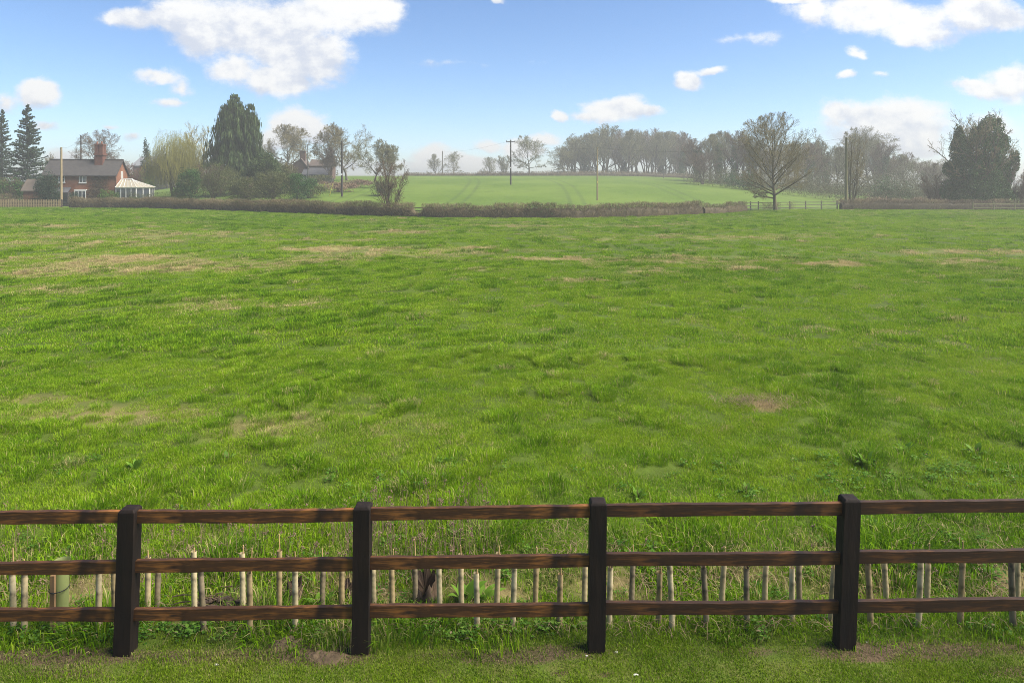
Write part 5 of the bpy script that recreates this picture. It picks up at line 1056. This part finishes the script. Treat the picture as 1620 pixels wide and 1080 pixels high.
rfc = rb.build('roof', mat('cream_polycarbonate', (.36, .32, .24), (.31, .28, .21), rough=.45, scale=1.2, stretch=(5, 1, 1), transl=.25), con)
rbs = MB()
for p_ in [(ee[0], A), (ee[1], B), (ee[2], B), (ee[3], B), (ee[4], B)] + [((.10 + 3.3 * k / 5, -.5), (.12 + 1.78 * k / 5, 1.9, zR)) for k in range(1, 5)] + [((3.4 + 1.85 * k / 3, -.5 + 1.3 * k / 3), B) for k in (1, 2)]:
    rbs.tube([P3(p_[0], zE + .03), (p_[1][0], p_[1][1], zR + .03)], .035, 6)
rbs.box(.1, 1.95, 1.84, 1.96, zR + .05, zR + .22); rbs.build('glazing_bars', M_white, rfc)
fr = MB(); gl = MB(); loop = [(.12, -.3), (3.3, -.3), (5.0, .9), (5.0, 2.9), (3.3, 4.1), (.12, 4.1)]
for a, b in zip(loop[:-1], loop[1:]):
    a_, b_ = Vector((*a, 0)), Vector((*b, 0)); L = (b_ - a_).length; ang = math.atan2(b_.y - a_.y, b_.x - a_.x); M = Matrix.Translation(a_) @ Matrix.Rotation(ang, 4, 'Z'); k = max(2, int(round(L / .85)))
    for i in range(k + 1): xx = L * i / k; w = .075 if i in (0, k) else .05; fr.box(max(xx - w, 0.002), min(xx + w, L - .002), -.05, .05, .62, zE - .16, M)
    fr.box(0.003, L - .003, -.07, .07, zE - .158, zE - .01, M); fr.box(.003, L - .003, -.06, .06, -.4, .618, M); gl.box(.1, L - .1, -.012, .012, .62, zE - .16, M)
fr.build('frame', M_white, con); gl.build('glass', M_glass, con)
# --- the far brick house
fx, fyy = X_at(489, 172), 172.0; fz = hzs(fx, fyy); fh = thing('farmhouse', 'dark brick house with low grey lean-to half hidden by the bare oak', 'house', (fx, fyy, fz), radians(4))
zz = lambda py: Z_at(py, 172) - fz
MB().box(-5.4, -.2, 0, 6, -1.5, zz(266)).prism([(-5.4, zz(266) + .002), (-.2, zz(266) + .002), (-2.0, zz(251))], 'y', 0, 6).build('wall', M_brick2, fh)
rb = MB()
for (xa, za, xb, zb_) in ((-5.8, zz(267.6), -2.0, zz(250.6)), (-2.0, zz(250.6), .15, zz(267.6))): rb.poly([(xa, -.3, za), (xb, -.3, zb_), (xb, 6.3, zb_), (xa, 6.3, za)]); rb.poly([(xa, -.3, za - .2), (xb, -.3, zb_ - .2), (xb, -.3, zb_ - .003), (xa, -.3, za - .003)])
r2 = rb.build('roof', M_tile2, fh)
MB().box(-2.55, -1.3, 1.2, 2.2, zz(254), zz(240)).box(-2.65, -1.2, 1.1, 2.3, zz(240) + .003, zz(238.3)).build('chimney', M_brick2, r2)
MB().box(-.198, 5.6, .8, 5.2, -1.5, zz(262)).build('wing_wall', M_brick2, fh)
gable_roof(.1, 5.6, .8, 5.2, zz(262), zz(253), .3, .15, .25).build('wing_roof', M_tile2, fh)
MB().box(-1.0, 5.0, -2.4, -.01, -1.5, zz(275.5)).build('lean_to_wall', M_brick2, fh)
MB().poly([(-1.3, -2.8, zz(276.5)), (5.3, -2.8, zz(276.5)), (5.3, .795, zz(264.5)), (-1.3, .795, zz(264.5))]).poly([(-1.3, -2.8, zz(276.5) - .16), (5.3, -2.8, zz(276.5) - .16), (5.3, -2.8, zz(276.5) - .004), (-1.3, -2.8, zz(276.5) - .004)]).build('lean_to_roof', M_slate2, fh)
for xx in (-.45, .55, 1.9, 2.75, 3.6, 4.5): window(fh, xx, zz(282.5), .68, 1.0, -2.4, 'x', (1, 1), sill=False)
window(fh, -4.5, zz(270), .9, 1.35, 0, 'x', (2, 2))
# --- grey barn behind the cottage
bx_, by_ = X_at(228, 190), 190.0; bz = hzs(bx_, by_); bn = thing('barn', 'long grey roofed barn behind the willow and the cottage', 'barn', (bx_, by_, bz), radians(-6)); zb2 = lambda py: Z_at(py, 190) - bz
MB().box(-3.4, 5.5, 0, 8, -1, zb2(262)).prism([(0, zb2(262) + .002), (8, zb2(262) + .002), (4, zb2(248.5))], 'x', -3.4, 5.5).build('wall', mat('barn_boards', (.12, .11, .10), (.09, .085, .08), scale=3), bn)
gable_roof(-3.4, 5.5, 0, 8, zb2(262), zb2(248), .3, .15, .3).build('roof', slatemat('sheet_roof', (.19, .195, .2), (.15, .155, .16)), bn)
# ================================================================== POLES AND WIRES
M_polew = {'tan': mat('pole_tan', (.26, .20, .11), (.19, .15, .085), scale=2, stretch=(3, 3, .3)), 'moss': mat('pole_mossy', (.20, .18, .075), (.14, .125, .06), scale=2, stretch=(3, 3, .3)), 'dark': mat('pole_dark', (.028, .024, .021), (.045, .038, .032), scale=2, stretch=(3, 3, .3)), 'grey': mat('pole_grey', (.13, .12, .10), (.09, .085, .07), scale=2, stretch=(3, 3, .3))}
M_ins = mat('insulator', (.10, .085, .075), rough=.3); M_plate = mat('plate_white', (.8, .8, .78)); M_yel = mat('yellow_guard', (.62, .50, .10), (.52, .42, .09), scale=3)
POLE = {}
def pole(key, px, Y, ytop, r, tone, label, arm=0, plate=None, yplate=None, base_y=None, cap=True):
    x = X_at(px, Y); zg = hzs(x, Y); h = Z_at(ytop, Y) - zg; t_ = thing('utility_pole', label, 'utility pole', (x, Y, zg), 0); POLE[key] = (x, Y, zg + h)
    MB().tube([(0, 0, -.5), (0, 0, h * .5), (0, 0, h)], [r, r * .86, r * .72], 12).build('pole', M_polew[tone], t_, smooth=False)
    if arm:
        MB().box(-arm, arm, -.06, .06, h - .42, h - .27).build('crossarm', M_polew[tone], t_)
        for k in (-arm * .92, 0, arm * .92): MB().tube([(k, 0, h - .27 if k else h), (k, 0, h - .05 if k else h + .2), (k, 0, h + .02 if k else h + .28)], [.03, .06, .035], 8).build('insulator', M_ins, t_)
    else: MB().tube([(0, -r * .7, h - .35), (0, -r * .7 - .14, h - .35), (0, -r * .7 - .14, h - .2)], [.02, .03, .045], 8).build('insulator', M_ins, t_)
    if plate: zp = Z_at(plate, Y) - zg; MB().box(-.11, .11, -r * 1.0 - .05, -r * 1.0 - .02, zp - .13, zp + .13).build('number_plate', M_plate, t_)
    if yplate: zp = Z_at(yplate, Y) - zg; MB().box(-.09, .09, -r * 1.0 - .05, -r * 1.0 - .02, zp - .12, zp + .12).build('warning_plate', M_yel, t_)
    return t_
pole('a', 97, 107, 233, .19, 'tan', 'tan wooden pole at the end of the picket fence before the cottage')
pole('b', 128, 150, 214, .17, 'dark', 'dark pole rising behind the cottage roof left of its chimney')
pole('c', 541, 118, 223, .19, 'dark', 'dark pole with a small white plate right of the far brick house', plate=276)
pole('d', 487, 168, 228, .15, 'grey', 'grey pole standing before the far brick house roof')
pole('e', 808, 143, 222, .17, 'dark', 'dark pole with a crossarm standing in the crop field', arm=.95, plate=265.5)
pole('f', 945, 112, 233, .145, 'tan', 'tan wooden pole with a yellow plate in the crop field', yplate=288)
pole('g', 700, 250, 239, .22, 'grey', 'faint grey pole on the hilltop beside a small bare tree')
pole('h', 1339, 95.5, 217, .20, 'moss', 'thick mossy pole topped bluntly in the hedge at right', cap=False)
pole('i', 1050, 205, 271, .13, 'grey', 'short pale post on the hilltop below the right end of the row')
pole('j', 1082, 205, 268, .13, 'grey', 'short pale post at the corner of the hilltop hedge and the wood')
def wire(k0, k1, label, dz=-.1, sag=.8, r=.011, ox=0):
    a, b = Vector(POLE[k0]) + Vector((ox, 0, dz)), Vector(POLE[k1] if isinstance(k1, str) else k1) + Vector((ox, 0, dz)); pts = [a.lerp(b, i / 16) + Vector((0, 0, -sag * 4 * (i / 16) * (1 - i / 16))) for i in range(17)]
    o = MB().tube(pts, r, 4).build('overhead_wire', M_polew['dark']); tag(o, label, 'wire'); return o
wire('e', 'f', 'thin overhead wire between the crossarm pole and the tan pole'); wire('e', 'g', 'thin overhead wire from the crossarm pole back to the hilltop pole'); wire('a', 'b', 'thin overhead wire above the cottage roof between its two poles')
wire('c', 'd', 'thin overhead wire between the dark plated pole and the farmhouse pole'); wire('f', 'h', 'thin overhead wire from the tan pole to the mossy pole', sag=1.2)
# yellow-sleeved stay wires left of the dark pole
for (p0, y0, p1, y1, lb) in ((535, 232, 504, 312, 'yellow sleeved stay wire leaning left, farther from the dark pole'), (538, 236, 521, 313, 'yellow sleeved stay wire leaning left, nearer the dark pole')):
    Yg = 119.5; a = Vector((X_at(541, 118), 118, Z_at(y0, 118))); b = Vector((X_at(p1, Yg), Yg, 0)); b.z = hzs(b.x, b.y) - .1; t_ = thing('stay_wire', lb, 'stay wire', tuple(b)); d = a - b
    MB().tube([(0, 0, 0), tuple(d)], .012, 5).build('wire', M_polew['grey'], t_); MB().tube([tuple(d * .01), tuple(d * .27)], .05, 8).build('yellow_sleeve', M_yel, t_)
# ================================================================== FENCES AND A GATE AT THE FAR SIDE OF THE FIELD
M_tan = mat('pale_fence_wood', (.36, .27, .14), (.28, .20, .105), scale=3, stretch=(3, 3, .5)); M_greyw = mat('weathered_rail', (.13, .115, .085), (.09, .08, .06), scale=3, stretch=(.5, 3, 3)); M_olive = mat('treated_rail', (.24, .22, .10), (.17, .16, .075), scale=3)
pf = thing('picket_fence', 'tan wooden picket fence at the far left edge of the field', 'fence', (0, 0, 0)); Y = 105.6; xa, xb = X_at(-22, Y), X_at(96, Y); nb = 5
for k in range(nb):
    a, b = xa + (xb - xa) * k / nb, xa + (xb - xa) * (k + 1) / nb; pk = MB(); n = 9
    for i in range(n):
        c = a + (b - a) * (i + .5) / n; z = hzs(c, Y); pk.prism([(c - .06, z + .08), (c + .06, z + .08), (c + .06, z + 1.12), (c, z + 1.24), (c - .06, z + 1.12)], 'y', Y - .03, Y - .005)
    pk.build('picket_panel', M_tan, pf); z = hzs(a, Y); rl = MB()
    for zz_ in (.32, .88): rl.box(a, b - .003, Y, Y + .045, z + zz_, z + zz_ + .09)
    rl.build('rail', M_tan, pf)
    MB().box(a - .06, a + .06, Y + .05, Y + .16, z - .3, z + 1.2).build('post', mat('fence_post_brown', (.13, .085, .05), (.10, .07, .045)) if k == 0 else bpy.data.materials['fence_post_brown'], pf)
def railfence(name, label, pts, nr, h, m, step=2.4, r=.05):
    f = thing(name, label, 'fence', (0, 0, 0)); pts = [Vector((x, y, 0)) for x, y in pts]; acc = []
    for a, b in zip(pts[:-1], pts[1:]):
        k = max(1, int(round((b - a).length / step)))
        for i in range(k): acc.append(a.lerp(b, i / k))
    acc.append(pts[-1])
    for p in acc: z = hzs(p.x, p.y); MB().box(p.x - .065, p.x + .065, p.y - .06, p.y + .06, z - .3, z + h + .08, None, .97).build('post', m, f)
    for a, b in zip(acc[:-1], acc[1:]):
        for j in range(nr):
            zf = h * (j + .6) / nr + .05; za, zb = hzs(a.x, a.y) + zf, hzs(b.x, b.y) + zf; d = (b - a).normalized(); nn = Vector((-d.y, d.x, 0)); o_ = -nn * .085
            rl = MB(); P = [(a + o_, za), (b + o_ - d * .004, zb)]; V = []
            for (p, z) in P:
                for (s1, s2) in ((-1, -1), (1, -1), (1, 1), (-1, 1)): V.append(p + nn * .02 * s1 + Vector((0, 0, z + .045 * s2)))
            rl.V = [tuple(v_) for v_ in V]; rl.Fq = [[3, 2, 1, 0], [4, 5, 6, 7], [0, 1, 5, 4], [1, 2, 6, 5], [2, 3, 7, 6], [3, 0, 4, 7]]; rl.build('rail', m, f)
railfence('rail_fence', 'weathered grey post and rail fence seen through gaps in the central hedge', on_line(648, 1108, 12, 1.1), 3, 1.05, M_greyw)
railfence('rail_fence', 'weathered rail fence on both sides of the large round tree', on_line(1176, 1326, 7, .3), 3, 1.1, M_greyw)
railfence('rail_fence', 'pale olive post and rail fence in front of the hedge at the right edge', on_line(1527, 1690, 6, -1.6), 2, 1.05, M_olive, 2.2)
gt = thing('field_gate', 'small dark barred gate between the tan pole and the hedge', 'gate', (X_at(105, 106.2), 106.2, hzs(X_at(105, 106.2), 106.2)))
mb = MB()
for k in range(4): mb.box(-.62, .62, -.02, .02, .2 + k * .27, .28 + k * .27)
mb.build('bars', M_dark, gt); MB().box(-.75, -.63, -.06, .06, -.3, 1.25).build('post', M_dark, gt); MB().box(.63, .75, -.06, .06, -.3, 1.25).build('post', M_dark, gt)
gw = MB(); p0, p1 = Vector((X_at(408, 152), 152, 0)), Vector((X_at(528, 150), 150, 0))
for i in range(24):
    a, b = p0.lerp(p1, i / 24), p0.lerp(p1, (i + 1) / 24); z0, z1 = hzs(a.x, a.y), hzs(b.x, b.y); V = []
    for (p, z) in ((a, z0), (b, z1)):
        for (dy, dz_) in ((-.17, -.5), (.17, -.5), (.17, 1.0), (-.17, 1.0)): V.append((p.x, p.y + dy, z + dz_))
    bse = len(gw.V); gw.V += V; gw.Fq += [[bse + 0, bse + 1, bse + 5, bse + 4], [bse + 1, bse + 2, bse + 6, bse + 5], [bse + 2, bse + 3, bse + 7, bse + 6], [bse + 3, bse + 0, bse + 4, bse + 7]]
tag(gw.build('garden_wall', mat('old_stone', (.24, .21, .18), (.16, .14, .12), scale=3)), 'low grey stone wall in front of the far brick house', 'wall')
# ================================================================== THE AIR: one even body of haze round everything
hb = MB().box(-2700, 2700, -50, 3500, -1.6, 27)
hm = bpy.data.materials.new('haze'); hm.use_nodes = True; t = hm.node_tree; t.nodes.clear()
pv = N(t, 'ShaderNodeVolumePrincipled'); pv.inputs['Color'].default_value = (.60, .61, .575, 1); pv.inputs['Density'].default_value = .0015; pv.inputs['Anisotropy'].default_value = .2
ho = N(t, 'ShaderNodeOutputMaterial'); t.links.new(pv.outputs[0], ho.inputs['Volume'])
kind(hb.build('haze', hm), 'stuff')
